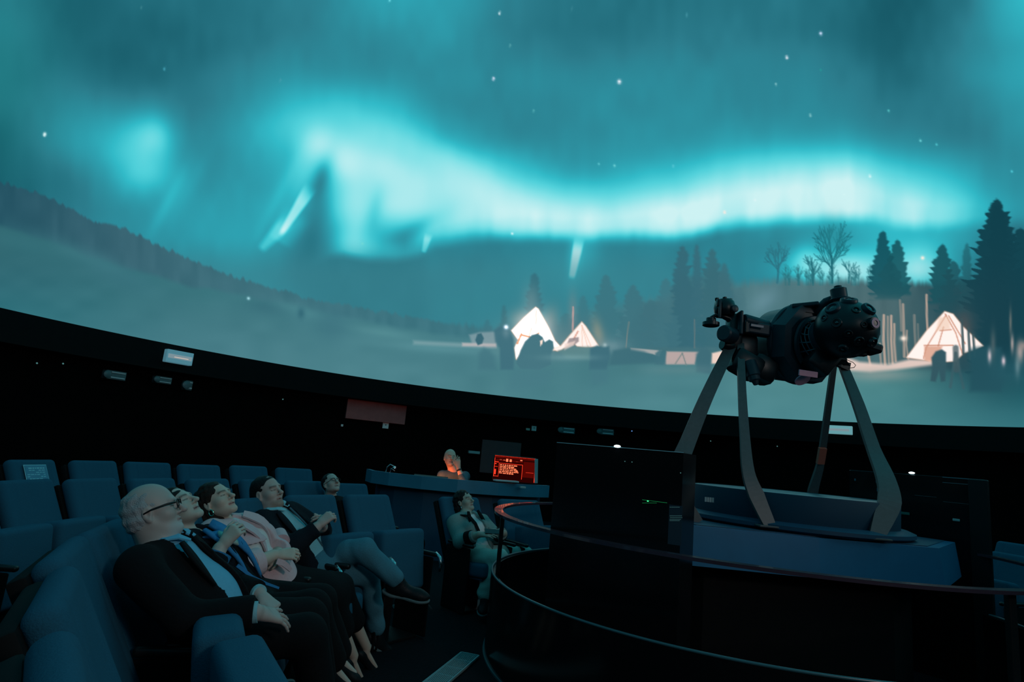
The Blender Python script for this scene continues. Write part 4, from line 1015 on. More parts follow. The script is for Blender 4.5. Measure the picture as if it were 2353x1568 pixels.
bm = bmesh.new(); bmesh.ops.create_icosphere(bm, subdivisions=4, radius=BR)
for v in bm.verts:
    v.co.x *= 1.02
mb = MB(); mb.bm.free(); mb.bm = bm; bmesh.ops.translate(bm, vec=Bc, verts=bm.verts); ball = mb.build('star_ball', 'projector_black', SP, smooth=True)
def on_ball(px, py):
    o = Vector((0, 0, EYE)); d = Vector(ray(px, py)).normalized(); oc = o - Bc; b = oc.dot(d); disc = b * b - (oc.length_squared - BR * BR)
    if disc < 0: p = o + d * (-b); return (p - Bc).normalized()
    return (o + d * (-b - math.sqrt(disc)) - Bc).normalized()
zo = lambda zx, zy: (1580 + zx / 4.706, 640 + zy / 4.706)
for (zx, zy, r, hgt, mt) in ((1570, 325, .050, .016, 'projector_dark'), (1745, 240, .054, .016, 'projector_dark'), (1955, 335, .048, .020, 'projector_dark'), (1822, 340, .028, .006, 'projector_black'), (1612, 480, .034, .010, 'projector_black'),
                            (1906, 500, .022, .008, 'projector_black'), (1740, 600, .026, .010, 'projector_black'), (1850, 680, .034, .014, 'projector_black'), (1990, 690, .036, .020, 'projector_black'), (1680, 760, .036, .014, 'projector_black'), (1480, 430, .026, .01, 'projector_dark')):
    nrm = on_ball(*zo(zx, zy)); base = Bc + nrm * (BR - .012)
    mb = MB(); mb.lathe([(r * 1.15, 0), (r * 1.12, hgt * .5 + .012), (r, hgt + .012), (r * .72, hgt + .012), (r * .66, hgt + .004)], base, nrm, 28); f = mb.build('lens_mount', mt, SP, smooth='auto')
    mb = MB(); mb.lathe([(r * .64, hgt - .004), (r * .5, hgt + .004), (r * .2, hgt + .009), (0, hgt + .010)], base, nrm, 24); mb.build('lens', 'lens', f, smooth=True)
nrm = on_ball(*zo(1990, 490)); base = Bc + nrm * (BR - .02)
nrm = (nrm + Vector((.15, -.6, -.05))).normalized()
mb = MB(); mb.lathe([(.046, 0), (.044, .05), (.030, .052)], base, nrm, 28); pr = mb.build('lens_mount', 'projector_black', SP, smooth='auto')
mb = MB(); mb.lathe([(.036, .050), (.036, .056), (.020, .056), (.020, .050)], base, nrm, 28); mb.build('pink_ring', 'pink_label', pr, smooth='auto')
p = V(*zo(2046, 545), 4.50); MB().box(p, (.035, .08, .12), Matrix.Rotation(math.radians(-20), 3, 'Z'), bevel=.01).build('side_box', 'projector_black', SP)
# lower lip of the ball and cabling brackets
p = V(*zo(1900, 735), 4.46); MB().box(p, (.22, .16, .07), Matrix.Rotation(math.radians(14), 3, 'Y'), bevel=.02).build('underside_tray', 'projector_black', SP)
p = V(*zo(1840, 815), 4.5); MB().box(p, (.13, .10, .03), Matrix.Rotation(math.radians(-4), 3, 'Y'), bevel=.008).box(V(*zo(1895, 815), 4.47), (.05, .05, .04), bevel=.008).build('bottom_fitting', 'projector_black', SP)
# upper right: short cylinder with a knob, and the thick curved arm behind it
ca = V(*zo(1640, 195), 4.62); cb = V(*zo(1628, 118), 4.62); dv = (cb - ca)
mb = MB(); mb.lathe([(.060, -.035), (.075, -.03), (.078, -.022), (.060, -.012), (.060, dv.length), (.052, dv.length + .006), (.030, dv.length + .008), (.028, dv.length + .026), (.012, dv.length + .032), (0, dv.length + .032)], ca, dv, 32); mb.build('top_cylinder', 'projector_dark', SP, smooth='auto')
mb = MB(); mb.tube([V(*zo(1385, 385), 4.78), V(*zo(1430, 320), 4.76), V(*zo(1500, 255), 4.72), V(*zo(1590, 215), 4.68)], [.03, .036, .036, .03], 14); mb.build('curved_arm', 'projector_dark', SP, smooth=True)
# top ridge of the flange with its flat pinkish end
MB().box(V(*zo(1270, 300), 4.78), (.20, .14, .035), Matrix.Rotation(math.radians(-6), 3, 'Y') @ Matrix.Rotation(math.radians(-25), 3, 'Z'), bevel=.01).build('top_hood', 'projector_dark', SP)
# left side: motor tube, boxes, yoke
a_ = V(*zo(600, 450), 4.78); b_ = V(*zo(850, 520), 4.86)
mb = MB(); mb.lathe([(.045, 0), (.052, .01), (.052, (b_ - a_).length)], a_, b_ - a_, 24); mb.build('motor_tube', 'projector_dark', SP, smooth='auto')
MB().box(V(*zo(700, 545), 4.82), (.26, .10, .10), Matrix.Rotation(math.radians(4), 3, 'Y'), bevel=.014).box(V(*zo(640, 520), 4.76), (.04, .03, .10), bevel=.006).build('gear_box', 'projector_dark', SP)
MB().box(V(*zo(640, 525), 4.735), (.016, .012, .085), bevel=.002).build('copper_strip', principled('copper_strip', (.10, .045, .035), .5, noise=.2), SP)
MB().box(V(*zo(752, 515), 4.74), (.105, .01, .022), Matrix.Rotation(math.radians(4), 3, 'Y'), bevel=.002).build('name_strip', principled('steel_strip', (.05, .12, .17), .3, noise=.1), SP)
mb = MB(); mb.box(V(*zo(500, 590), 4.88), (.12, .12, .32), bevel=.03).box(V(*zo(585, 760), 4.92), (.24, .16, .24), bevel=.05); mb.build('left_yoke', 'projector_black', SP, smooth='auto')
MB().box(V(*zo(560, 490), 4.8), (.025, .12, .20), bevel=.01).build('yoke_plate', 'projector_dark', SP)
d0 = V(*zo(395, 592), 4.72); mb = MB(); mb.lathe([(.0, -.012), (.055, -.012), (.066, 0), (.066, .12)], d0, Vector((.75, .65, 0)), 32); mb.build('side_cylinder', 'projector_dark', SP, smooth='auto')
# little planet projector on its crooked arm
h0 = V(*zo(405, 405), 4.85); h1 = V(*zo(398, 235), 4.85)
mb = MB(); hl = (h1 - h0).length; mb.lathe([(.030, -.01), (.07, 0), (.084, .03), (.087, hl * .5), (.078, hl * .85), (.062, hl), (.02, hl + .006)], h0, h1 - h0, 24); mb.build('planet_head', 'projector_black', SP, smooth='auto')
mb = MB()
for zx, zy in ((318, 232), (402, 222), (462, 240)): mb.lathe([(.014, -.01), (.017, .0), (.017, .014), (.010, .018)], V(*zo(zx, zy), 4.83), h1 - h0, 14)
mb.box(V(*zo(330, 265), 4.79), (.025, .03, .06), bevel=.006); mb.build('adjusting_knobs', 'projector_black', SP, smooth='auto')
mb = MB(); mb.lathe([(.030, 0), (.030, .02), (.02, .024)], V(*zo(500, 330), 4.77), Vector((.3, -.95, 0)), 20).box(V(*zo(350, 330), 4.77), (.018, .02, .15), bevel=.004); mb.build('head_fittings', 'projector_dark', SP, smooth='auto')
mb = MB(); mb.tube([V(*zo(310, 405), 4.84), V(*zo(380, 408), 4.84), V(*zo(440, 430), 4.85), V(*zo(490, 480), 4.86), V(*zo(505, 560), 4.88)], [.018, .022, .028, .032, .034], 12); mb.build('crooked_arm', 'projector_black', SP, smooth=True)
mb = MB(); mb.lathe([(.060, -.014), (.067, -.010), (.067, .016), (.058, .020), (.040, .022), (.038, .052), (.026, .056)], V(*zo(252, 498), 4.82), Vector((0, 0, 1)), 32); mb.build('disc_projector', 'projector_black', SP, smooth='auto')
mb = MB(); mb.tube([V(*zo(250, 430), 4.82), V(*zo(290, 405), 4.83), V(*zo(330, 405), 4.84)], .014, 10); mb.build('disc_bracket', 'projector_black', SP, smooth=True)
mb = MB(); mb.lathe([(.05, -.05), (.055, 0), (.04, .04)], V(*zo(415, 725), 4.85), Vector((-1, -.3, .1)), 18); mb.build('small_motor', 'projector_black', SP, smooth='auto')
# hanging under the drum at the left
bm_a = V(*zo(690, 960), 4.75); bm_b = V(*zo(735, 1130), 4.72)
mb = MB(); L_ = (bm_b - bm_a).length; mb.lathe([(.045, -.05), (.05, 0), (.052, L_ * .55), (.044, L_ * .6), (.044, L_ * .85), (.028, L_ * .9), (.018, L_ * 1.12), (.0, L_ * 1.14)], bm_a, bm_b - bm_a, 20); mb.build('hanging_projector', 'projector_dark', SP, smooth='auto')
mb = MB(); mb.box(V(*zo(620, 935), 4.86), (.26, .20, .20), Matrix.Rotation(math.radians(25), 3, 'Y'), bevel=.05).box(V(*zo(790, 985), 4.9), (.22, .22, .22), Matrix.Rotation(math.radians(20), 3, 'Y'), bevel=.05); mb.build('lower_housing', 'projector_black', SP, smooth='auto')
mb = MB(); mb.box(V(*zo(1430, 880), 4.72), (.20, .22, .24), Matrix.Rotation(math.radians(38), 3, 'Y'), bevel=.03); mb.build('right_housing', 'projector_black', SP, smooth='auto')
Rl = rot_from((.25, -.95, -.1), (0, 0, 1))
MB().box(V(*zo(1303, 1032), 4.58), (.170, .012, .046), Rl, bevel=.004).build('pink_plate', 'pink_label', SP)
mb = MB(); mb.lathe([(.06, 0), (.06, .008)], V(*zo(1240, 1092), 4.66), Vector((.2, -.6, -.8)), 24); mb.build('pink_disc', 'pink_label', SP, smooth='auto')
# right yoke, cable loop
mb = MB(); mb.box(V(*zo(1600, 840), 4.86), (.15, .12, .13), bevel=.03).strap([V(*zo(1560, 880), 4.9), V(*zo(1650, 930), 4.9), V(*zo(1740, 960), 4.92)], [.05, .05, .07], .04, Vector((.3, 0, .9))); mb.strap([V(*zo(1660, 840), 4.86), V(*zo(1690, 900), 4.88), V(*zo(1720, 960), 4.92)], [.05, .04, .05], .03, Vector((.9, 0, .3))); mb.build('right_yoke', 'projector_black', SP)
mb = MB(); mb.tube([V(*zo(x, y), 4.8) for x, y in ((1690, 850), (1730, 885), (1790, 910), (1818, 940), (1800, 965), (1745, 972))], .0028, 6); mb.build('cable_loop', 'projector_black', SP, smooth=True)
# legs
rg = Vector(RGT)
for pts, wds in ((((1683, 790, 4.86), (1660, 835, 4.78), (1620, 920, 4.66), (1583, 1010, 4.55), (1560, 1070, 4.47), (1556, 1130, 4.44), (1600, 1204, 4.42)), (.08, .09, .10, .11, .13, .13, .10)),
                 (((1701, 790, 4.84), (1705, 900, 4.65), (1711, 1000, 4.5), (1719, 1085, 4.38), (1738, 1140, 4.32), (1768, 1208, 4.26)), (.055, .058, .066, .085, .11, .08)),
                 (((1917, 830, 5.1), (1905, 920, 5.2), (1893, 1010, 5.32), (1884, 1070, 5.4), (1868, 1128, 5.5), (1862, 1180, 5.55)), (.045, .05, .055, .062, .085, .09)),
                 (((1936, 838, 4.95), (1972, 930, 4.75), (2006, 1030, 4.55), (2034, 1098, 4.38), (2044, 1150, 4.28), (2028, 1195, 4.22), (2012, 1236, 4.17)), (.07, .088, .095, .125, .145, .125, .085))):
    P_ = [V(*p) for p in pts]
    # resample smoothly
    Q_, W_s = [], []
    for i in range(len(P_) - 1):
        p0, p1, p2, p3 = P_[max(i - 1, 0)], P_[i], P_[i + 1], P_[min(i + 2, len(P_) - 1)]
        for k in range(5):
            t = k / 5; Q_.append(0.5 * ((2 * p1) + (p2 - p0) * t + (2 * p0 - 5 * p1 + 4 * p2 - p3) * t * t + (3 * p1 - p0 - 3 * p2 + p3) * t ** 3)); W_s.append(wds[i] + (wds[i + 1] - wds[i]) * t)
    Q_.append(P_[-1]); W_s.append(wds[-1])
    mb = MB(); mb.strap(Q_, W_s, .028, rg); mb.bevel_all(.004, 1, .6); lg = mb.build('leg', 'leg_paint', SP)
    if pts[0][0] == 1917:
        mb = MB(); mb.strap([V(1890.5, 1030, 5.315), V(1884.5, 1066, 5.37)], [.062, .062], .034, rg); mb.build('red_reflection', principled('red_reflection', (.45, .09, .055), .5, noise=.1), lg)  # the monitor's red reflection, painted as a coloured band round the leg
    else:
        e = P_[-1]; MB().box((e.x, e.y, e.z - .006), (.17, .10, .014), bevel=.004).build('foot_plate', 'leg_paint', lg)

# ------------------------------------------------------------------ equipment cabinet in the pit (black glass) and its twin screen behind
EM = {}
def emis(name, col, s):
    m = bpy.data.materials.new(name); m.use_nodes = True; nt = m.node_tree; nt.nodes.clear(); o_ = nt.nodes.new('ShaderNodeOutputMaterial'); e = nt.nodes.new('ShaderNodeEmission')
    e.inputs[0].default_value = (*col, 1); e.inputs[1].default_value = s; nt.links.new(e.outputs[0], o_.inputs[0]); M[name] = m; return m
emis('reflection_white', (.8, .95, 1.0), 5.0); emis('led_green', (.05, 1, .3), 1.6); emis('led_blue', (.15, .4, 1), 1.0); emis('lamp_glow', (.38, .55, .62), .5); emis('dim_glow', (.18, .5, .5), .35); emis('led_green_dim', (.02, .4, .12), .5)
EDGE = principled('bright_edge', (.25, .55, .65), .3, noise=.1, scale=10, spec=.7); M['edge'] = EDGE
cA = at_y(1280, 1022, 3.92); cB = at_y(1571, 1036, 3.58); cC = at_y(1600, 1041, 3.80); ct = 1.525
cab = thing('equipment_cabinet', 'tall black glass cabinet in the pit with small green lights inside', 'cabinet')
cD = cA + (cC - cB)
mb = MB(); mb.prism([(cA[0], cA[1]), (cB[0], cB[1]), (cC[0], cC[1]), (cD[0], cD[1])], 0.0, ct); mb.bevel_all(.006, 1); mb.build('glass_box', 'black_gloss', cab)
fd = Vector((cB[0] - cA[0], cB[1] - cA[1], 0)); fl = fd.length; fd.normalize(); fn = Vector((fd.y, -fd.x, 0)); 
Rf = Matrix(((fd.x, -fn.x, 0), (fd.y, -fn.y, 0), (0, 0, 1)))
def onf(u, z, off=.004): return Vector((cA[0], cA[1], 0)) + fd * (u * fl) + fn * off + Vector((0, 0, z))
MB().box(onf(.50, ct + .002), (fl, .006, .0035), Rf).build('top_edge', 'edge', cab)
mb = MB(); bmx = bmesh.ops.create_icosphere(mb.bm, subdivisions=2, radius=.010); bmesh.ops.transform(mb.bm, matrix=Matrix.Translation(onf(.50, ct + .008, .008)) @ Rf.to_4x4() @ Matrix.Diagonal((2.1, 1, .8, 1)), verts=mb.bm.verts); mb.build('reflection_bead', 'reflection_white', cab, smooth=True)  # glowing bead imitates a lamp's reflection on the glass edge
for u, z in ((.565, 1.447), (.62, 1.447), (.985, 1.41)): MB().box(onf(u, z), (.005, .004, .005), Rf, bevel=.001).build('indicator_light', 'dim_glow', cab)
def zf(px, py):  # point of the cabinet front under a chart position
    d = Vector(ray(px, py)); o = Vector((0, 0, EYE)); a = Vector((cA[0], cA[1], 0)); t = (a - o).dot(fn) / d.dot(fn); return o + d * t
mb = MB()
for k in range(26): mb.box(zf(1477 + k * 2.2, 1149 + k * .28) + fn * .003, (.0035, .003, .0022), Rf)
for k in range(14): mb.box(zf(1477 + k * 2.4, 1156.5) + fn * .003, (.0035, .003, .002), Rf)
mb.build('green_dots', 'led_green_dim', cab)
MB().box(zf(1489, 1152) + fn * .005, (.009, .004, .006), Rf, bevel=.001).build('green_light', 'led_green', cab)
mb = MB()
for (y0, nx_) in ((1166, 9), (1186, 11), (1190, 11), (1194, 10), (1197, 9)):
    for k in range(nx_): mb.box(zf(1540 + k * 2.6 + (1 if y0 == 1190 else 0), y0) + fn * .003, (.0032, .003, .0018), Rf)
mb.build('vent_dots', 'dim_glow', cab)  # holes of a perforated sheet; emission replaces the light they would catch
p0, p1 = zf(1538, 1160), zf(1565, 1255); MB().box((p0 + p1) / 2 + fn * .0005, ((p1 - p0).xy.length, .002, abs(p1.z - p0.z)), Rf).build('inner_panel', principled('inner_panel', (.004, .022, .04), .6, noise=.1), cab)
# twin glass screen behind the platform
sA = Vector((3.22, 5.70, 0)); sB = Vector((3.86, 4.90, 0)); sd = (sB - sA).normalized(); sn = Vector((sd.y, -sd.x, 0)); Rs = Matrix(((sd.x, -sn.x, 0), (sd.y, -sn.y, 0), (0, 0, 1))); sl = (sB - sA).length
scn = thing('glass_screen', 'dark framed glass screen standing behind the blue platform, with a lit top edge', 'screen panel')
zt = 1.572
MB().box((sA + sB) / 2 + Vector((0, 0, zt / 2)), (sl, .03, zt), Rs, bevel=.004).build('dark_panel', 'black_gloss', scn)
MB().box(sB - sd * .05 + sn * .02 + Vector((0, 0, zt / 2)), (.13, .05, zt), Rs, bevel=.008).build('post', 'black_plastic', scn)
MB().box((sA + sB) / 2 + Vector((0, 0, zt + .001)) + sn * .014, (sl * .98, .004, .003), Rs).build('top_edge', 'rim', scn)
MB().box(sB - sd * .19 + sn * .03 + Vector((0, 0, zt - .002)), (.20, .004, .004), Rs).box(sB - sd * .19 + sn * .03 + Vector((0, 0, zt - .045)), (.20, .004, .0025), Rs).build('bright_strip', principled('strip_silver', (.35, .36, .45), .3, noise=.05), scn)
MB().box(sB - sd * .20 + sn * .018 + Vector((0, 0, zt - .20)), (.19, .004, .003), Rs).box(sB - sd * .42 + sn * .018 + Vector((0, 0, zt - .17)), (.16, .004, .003), Rs).build('shelf_edge', principled('shelf_edge', (.12, .12, .14), .4, noise=.05), scn)
def zs_(px, py, off=.02):
    d = Vector(ray(px, py)); o = Vector((0, 0, EYE)); t = (sA - o).dot(sn) / d.dot(sn); return o + d * t + sn * off
mb = MB(); bmesh.ops.create_icosphere(mb.bm, subdivisions=2, radius=.011); bmesh.ops.transform(mb.bm, matrix=Matrix.Translation(zs_(2097, 1087.5)) @ Rs.to_4x4() @ Matrix.Diagonal((2.2, 1, .8, 1)), verts=mb.bm.verts); mb.build('reflection_bead', 'reflection_white', scn, smooth=True)  # emissive bead stands in for a reflected highlight on the screen's edge
MB().box(zs_(2200, 1195.5, .03), (.05, .006, .020), Rs, bevel=.004).build('pale_tab', 'white_plastic', scn)
MB().box(zs_(2078, 1180, .03), (.10, .006, .022), Rs, bevel=.003).build('green_tab', principled('green_tab', (.02, .16, .13), .5, noise=.05), scn)
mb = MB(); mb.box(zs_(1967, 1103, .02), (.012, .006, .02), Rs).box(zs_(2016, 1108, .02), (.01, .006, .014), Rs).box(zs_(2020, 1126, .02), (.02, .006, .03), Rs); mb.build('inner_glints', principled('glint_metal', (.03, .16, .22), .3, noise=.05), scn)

# ------------------------------------------------------------------ control desk, monitor and things on it
def offset_poly(pts, d):
    out = []
    for i, p in enumerate(pts):
        a = Vector(pts[max(i - 1, 0)]); b = Vector(pts[min(i + 1, len(pts) - 1)]); t = (b - a).normalized(); out.append((p[0] - t.y * d, p[1] + t.x * d))
    return out
FRONT = [(-1.86, 8.75), (-1.72, 8.45), (-1.45, 8.25), (-1.0, 8.12), (-.53, 8.10), (0.0, 8.28), (.43, 8.55), (.72, 8.85)]
BACK = offset_poly(FRONT, .62)
dk = thing('control_desk', 'long curved blue control desk with an overhanging front band', 'desk')
mb = MB(); mb.prism(FRONT + offset_poly(FRONT, .05)[::-1], .885, 1.05); mb.bevel_all(.006, 1); mb.build('front_band', 'blue_desk', dk)
mb = MB(); mb.prism(offset_poly(FRONT, .05) + BACK[::-1], .93, .965); mb.build('worktop', 'dark_blue', dk)
mb = MB(); mb.prism(offset_poly(FRONT, .16) + offset_poly(FRONT, .22)[::-1], 0.0, .885); mb.build('apron', 'dark_blue', dk)
for i in (0, 7): 
    f, b = offset_poly(FRONT, .2)[i], BACK[i]; mb = MB(); mb.box(((f[0] + b[0]) / 2, (f[1] + b[1]) / 2, .44), (.03, .5, .88)); mb.build('end_panel', 'dark_blue', dk)
MB().box(V(1200, 1120, 8.40) , (.085, .05, .022), Matrix.Rotation(math.radians(30), 3, 'Z')).build('label_plate', 'white_plastic', dk)
mn = thing('monitor', 'flat monitor with a glowing red menu on the control desk', 'monitor')
mc = V(1182, 1079, 8.72); Rm = Matrix.Rotation(math.radians(6), 3, 'Z') @ Matrix.Rotation(math.radians(-3), 3, 'X')
MB().box(mc, (.60, .035, .36), Rm, bevel=.008).build('bezel', 'black_plastic', mn)
emis('screen_dark', (.018, .0008, .0006), 1.0); emis('screen_red', (1.0, .045, .018), 1.25); emis('screen_glow', (.085, .002, .001), 1.0); emis('screen_hot', (1.0, .20, .09), 1.3)
scr = MB().box(mc + Rm @ Vector((0, -.018, 0)), (.585, .002, .34), Rm).build('screen', 'screen_dark', mn)
def sb(mb, x0, y0, x1, y1, off=-.0205): mb.box(mc + Rm @ Vector(((x0 + x1) / 2 - .29, off, .17 - (y0 + y1) / 2)), (abs(x1 - x0), .0012, abs(y1 - y0)), Rm)
# the screen's layout, in metres from its top left corner
mb = MB(); sb(mb, 0, 0, .58, .035); sb(mb, .02, .05, .40, .075); sb(mb, .41, .055, .58, .27); mb.build('screen_panel', 'screen_glow', scr)
mb = MB(); sb(mb, .0, .0, .58, .010); sb(mb, .0, .085, .06, .095); sb(mb, .065, .10, .40, .106); sb(mb, .395, .10, .401, .30); sb(mb, .065, .10, .069, .29); sb(mb, .0, .28, .06, .286); sb(mb, .0, .15, .05, .155); sb(mb, .0, .0, .006, .29); sb(mb, .45, .20, .56, .204); sb(mb, .573, 0, .58, .33)
sb(mb, .0, .11, .03, .12); sb(mb, .01, .19, .03, .26); mb.build('screen_lines', 'screen_red', scr)
rr = random.Random(9); mb = MB()
for j in range(6):
    x = .075 + rr.uniform(0, .01)
    while x < (.285 if j != 4 else .33):
        wd = rr.uniform(.016, .05); sb(mb, x, .118 + j * .0225, x + wd, .129 + j * .0225 + rr.uniform(0, .005), -.0225); x += wd + rr.uniform(.006, .012)
for x in (.07, .12, .16, .21, .30, .36): sb(mb, x, .035 + rr.uniform(0, .03), x + .03, .047 + rr.uniform(0, .03), -.0225)
sb(mb, .30, .19, .34, .20, -.0225); sb(mb, .315, .178, .325, .212, -.0225); mb.build('menu_blocks', 'screen_hot', scr)
MB().box(mc + Vector((0, .05, -.22)), (.05, .03, .14), Rm, bevel=.006).box((mc.x, mc.y + .05, .972), (.26, .16, .012), bevel=.004).build('stand', 'black_plastic', mn)
t = MB().box(V(1232, 1083, 8.66), (.045, .05, .33), Matrix.Rotation(math.radians(-4), 3, 'Y'), bevel=.004).build('upright_panel', 'white_plastic'); t['label'] = 'narrow pale upright panel at the right side of the red monitor'; t['category'] = 'panel'
t = MB().box(V(1163, 1106, 8.36), (.34, .10, .022), Matrix.Rotation(math.radians(22), 3, 'Z'), bevel=.006).build('keyboard', 'white_plastic'); t['label'] = 'slim pale keyboard lying on the desk edge below the red monitor'; t['category'] = 'keyboard'
t = thing('desk_lamp', 'tiny chrome gooseneck lamp on the left end of the control desk', 'lamp')
mb = MB(); b0 = V(886, 1086, 8.45); mb.tube([b0, b0 + Vector((.01, 0, .07)), b0 + Vector((.05, 0, .11)), b0 + Vector((.10, 0, .09))], .007, 8).tube([b0 + Vector((.06, 0, 0)), b0 + Vector((.07, 0, .06)), b0 + Vector((.12, 0, .03))], .006, 8); mb.build('gooseneck', 'chrome', t, smooth=True)
mb = MB(); mb.lathe([(.035, 0), (.03, .012), (.01, .02)], b0 + Vector((0, 0, -.02)), (0, 0, 1), 16).lathe([(.028, 0), (.022, .02), (.006, .03)], b0 + Vector((.11, 0, .065)), (.3, 0, 1), 16); mb.build('shade', 'chrome', t, smooth='auto')
# second monitor facing the operator, low behind the band
om = thing('operator_monitor', 'low red-lit screen facing the operator behind the desk band', 'monitor')
oc = Vector((-.92, 8.38, 1.0)); Ro = Matrix.Rotation(math.radians(-62), 3, 'X'); MB().box(oc, (.46, .02, .20), Ro, bevel=.003).build('bezel', 'black_plastic', om)
emis('screen_facing', (1.0, .19, .06), 110.0); MB().box(oc + Ro @ Vector((0, .0115, .0)), (.44, .003, .18), Ro).build('screen', 'screen_facing', om)

# ------------------------------------------------------------------ fittings along the wall and cornice
def on_cyl(px, py, R):
    d = ray(px, py); ox, oy = -DC[0], -DC[1]; a = d[0] ** 2 + d[1] ** 2; b = 2 * (ox * d[0] + oy * d[1]); c = ox * ox + oy * oy - R * R
    t = (-b + math.sqrt(b * b - 4 * a * c)) / 2 / a; p = np.array([0, 0, EYE]) + d * t; return Vector(p), math.atan2(p[1] - DC[1], p[0] - DC[0])
def wallbox(name, px, py, wpx, hpx, dep, mat, label, cat, R=WR, group=None, roll=0, bev=.01):
    p, a = on_cyl(px, py, R - dep / 2 - .012); dist = float(np.dot(np.array(p) - [0, 0, EYE], FWD)); k = dist / F_PX
    o = MB().box((0, 0, 0), (wpx * k, dep, hpx * k), Matrix.Rotation(roll, 3, 'Y'), bevel=min(bev, hpx * k * .2)).build(name, mat)
    o.location = p; o.rotation_euler = (0, 0, a - PI / 2); o['label'] = label; o['category'] = cat
    if group: o['group'] = group
    return o, k
def strip(parent, x0, z0, wd, h, mat, name='tube', y=-.0):
    o = MB().box((x0, y, z0), (wd, .012, h), bevel=.003).build(name, mat, parent); return o
o, k = wallbox('emergency_lamp', 410, 822, 60, 29, .12, principled('lamp_housing', (.30, .48, .54), .5, emit=(.05, .13, .165), estr=1.0, noise=.05), 'glowing white emergency lamp under the dome rim, upper left above the seats', 'lamp', R=DR - .06)
strip(o, 0, 0, .40, .07, 'lamp_glow', 'tube', .062 * -1)
strip(o, .02, -.01, .24, .014, principled('lamp_warm', (.5, .4, .35), .5, emit=(.55, .42, .36), estr=1), 'warm_tube', -.07)
o, k = wallbox('emergency_lamp', 1927, 988.5, 56, 19, .12, principled('lamp_housing_b', (.30, .50, .52), .5, emit=(.12, .27, .29), estr=1.0, noise=.05), 'pale emergency lamp under the dome rim, behind the projector legs', 'lamp', R=DR - .06)
strip(o, 0, 0, .40, .05, 'lamp_glow', 'tube', -.062)
fx = principled('fixture_dim', (.10, .16, .17), .4, noise=.4, scale=12)
for i, (px, py, wp, hp, lb) in enumerate(((262, 863, 44, 20, 'dim boxy stage light under the cornice, left of the glowing lamp'), (372, 874, 36, 16, 'dim stage light on the cornice just below the glowing lamp'), (430, 886, 16, 22, 'small square dim fitting right below the glowing lamp'), (1303, 990, 34, 14, 'dim striped stage light above the tall black cabinet, the left one'), (1393, 993, 34, 14, 'dim striped stage light above the tall black cabinet, the right one'))):
    o, k = wallbox('stage_light', px, py, wp, hp, .14, fx, lb, 'stage light', group='stage lights on the wall')
    st = principled('stage_strip_%d' % i, (.60, .66, .68) if i < 3 else (.9, .85, .9), .35, noise=.1)
    strip(o, wp * k * .08, hp * k * .3, wp * k * .7, hp * k * .14, st, 'slat', -.078); strip(o, wp * k * .08, -hp * k * .28, wp * k * .7, hp * k * .14, st, 'slat', -.078)
    mbb = MB(); mbb.lathe([(hp * k * .42, 0), (hp * k * .42, .05), (hp * k * .3, .06)], (-wp * k * .5, -.07, 0), (0, -1, 0), 20); mbb.build('lens_barrel', fx, o, smooth='auto')
o, k = wallbox('air_vent', 865, 947, 140, 44, .08, principled('red_lit_tint', (.45, .12, .11), .7, noise=.25, scale=8), 'dusky panel tinted as if lit red, high on the wall above the seats', 'wall panel', bev=.006)  # reddish base colour carries the red light falling on the vent
o, k = wallbox('back_screen', 1150, 1052, 92, 74, .05, principled('dim_panel', (.11, .040, .042), .7, noise=.2, scale=6), 'dim reddish square panel on the wall behind the red monitor', 'wall panel', bev=.006)
for px, py, s_, lb in ((786, 978, 5, 'tiny white switch on the wall, farthest left'), (886, 978, 14, 'white square wall switch below the dusky red panel'), (1227, 985, 11, 'white square wall switch above the control desk')):
    o, k = wallbox('wall_switch', px, py, s_, s_, .02, principled('switch_white_%d' % px, (.85, .85, .82), .5, noise=.04), lb, 'switch', bev=.003)
    if s_ > 6: MB().box((0, -.014, .01), (.02, .01, .02), bevel=.002).build('rocker', 'black_plastic', o)
o, k = wallbox('small_speaker', 1213, 987, 9, 5, .03, principled('sp_', (.5, .6, .5), .5, noise=.1), 'tiny pale fitting left of the wall switch above the desk', 'fitting', bev=.003)
o, k = wallbox('wall_fan', 1089, 1040, 26, 6, .10, principled('fan_grey', (.3, .4, .4), .5, noise=.1), 'small pale flat fitting beside the operator, left of the dim panel', 'fitting', bev=.004)
for px, py, mt in ((1452, 991, 'led_blue'), (1688, 999, 'dim_glow'), (1786, 1026, 'dim_glow'), (1633, 1014, 'dim_glow'), (145, 836, 'dim_glow'), (85, 835, 'dim_glow'), (650, 918, 'dim_glow')):
    p, a = on_cyl(px, py, WR - .02)
    mb = MB(); bmesh.ops.create_icosphere(mb.bm, subdivisions=1, radius=.014); o = mb.build('indicator_light', mt, smooth=True); o.location = p
    o['label'] = {1452: 'tiny blue indicator light above the tall black cabinet', 1688: 'tiny light on the wall just right of the nearest projector leg', 1786: 'tiny light on the wall midway between the projector legs', 1633: 'tiny light on the wall just above the cabinet corner and projector leg', 145: 'tiny light high on the left wall, right one of two', 85: 'tiny light high on the left wall, left one of two', 650: 'tiny light on the cornice left of the dusky red panel'}[px]; o['category'] = 'light'; o['group'] = 'indicator lights on the dark wall'
# black door-like wall panels with slightly different sheen
for a0, a1 in ((118, 126), (104, 111), (134, 146)):
    pass

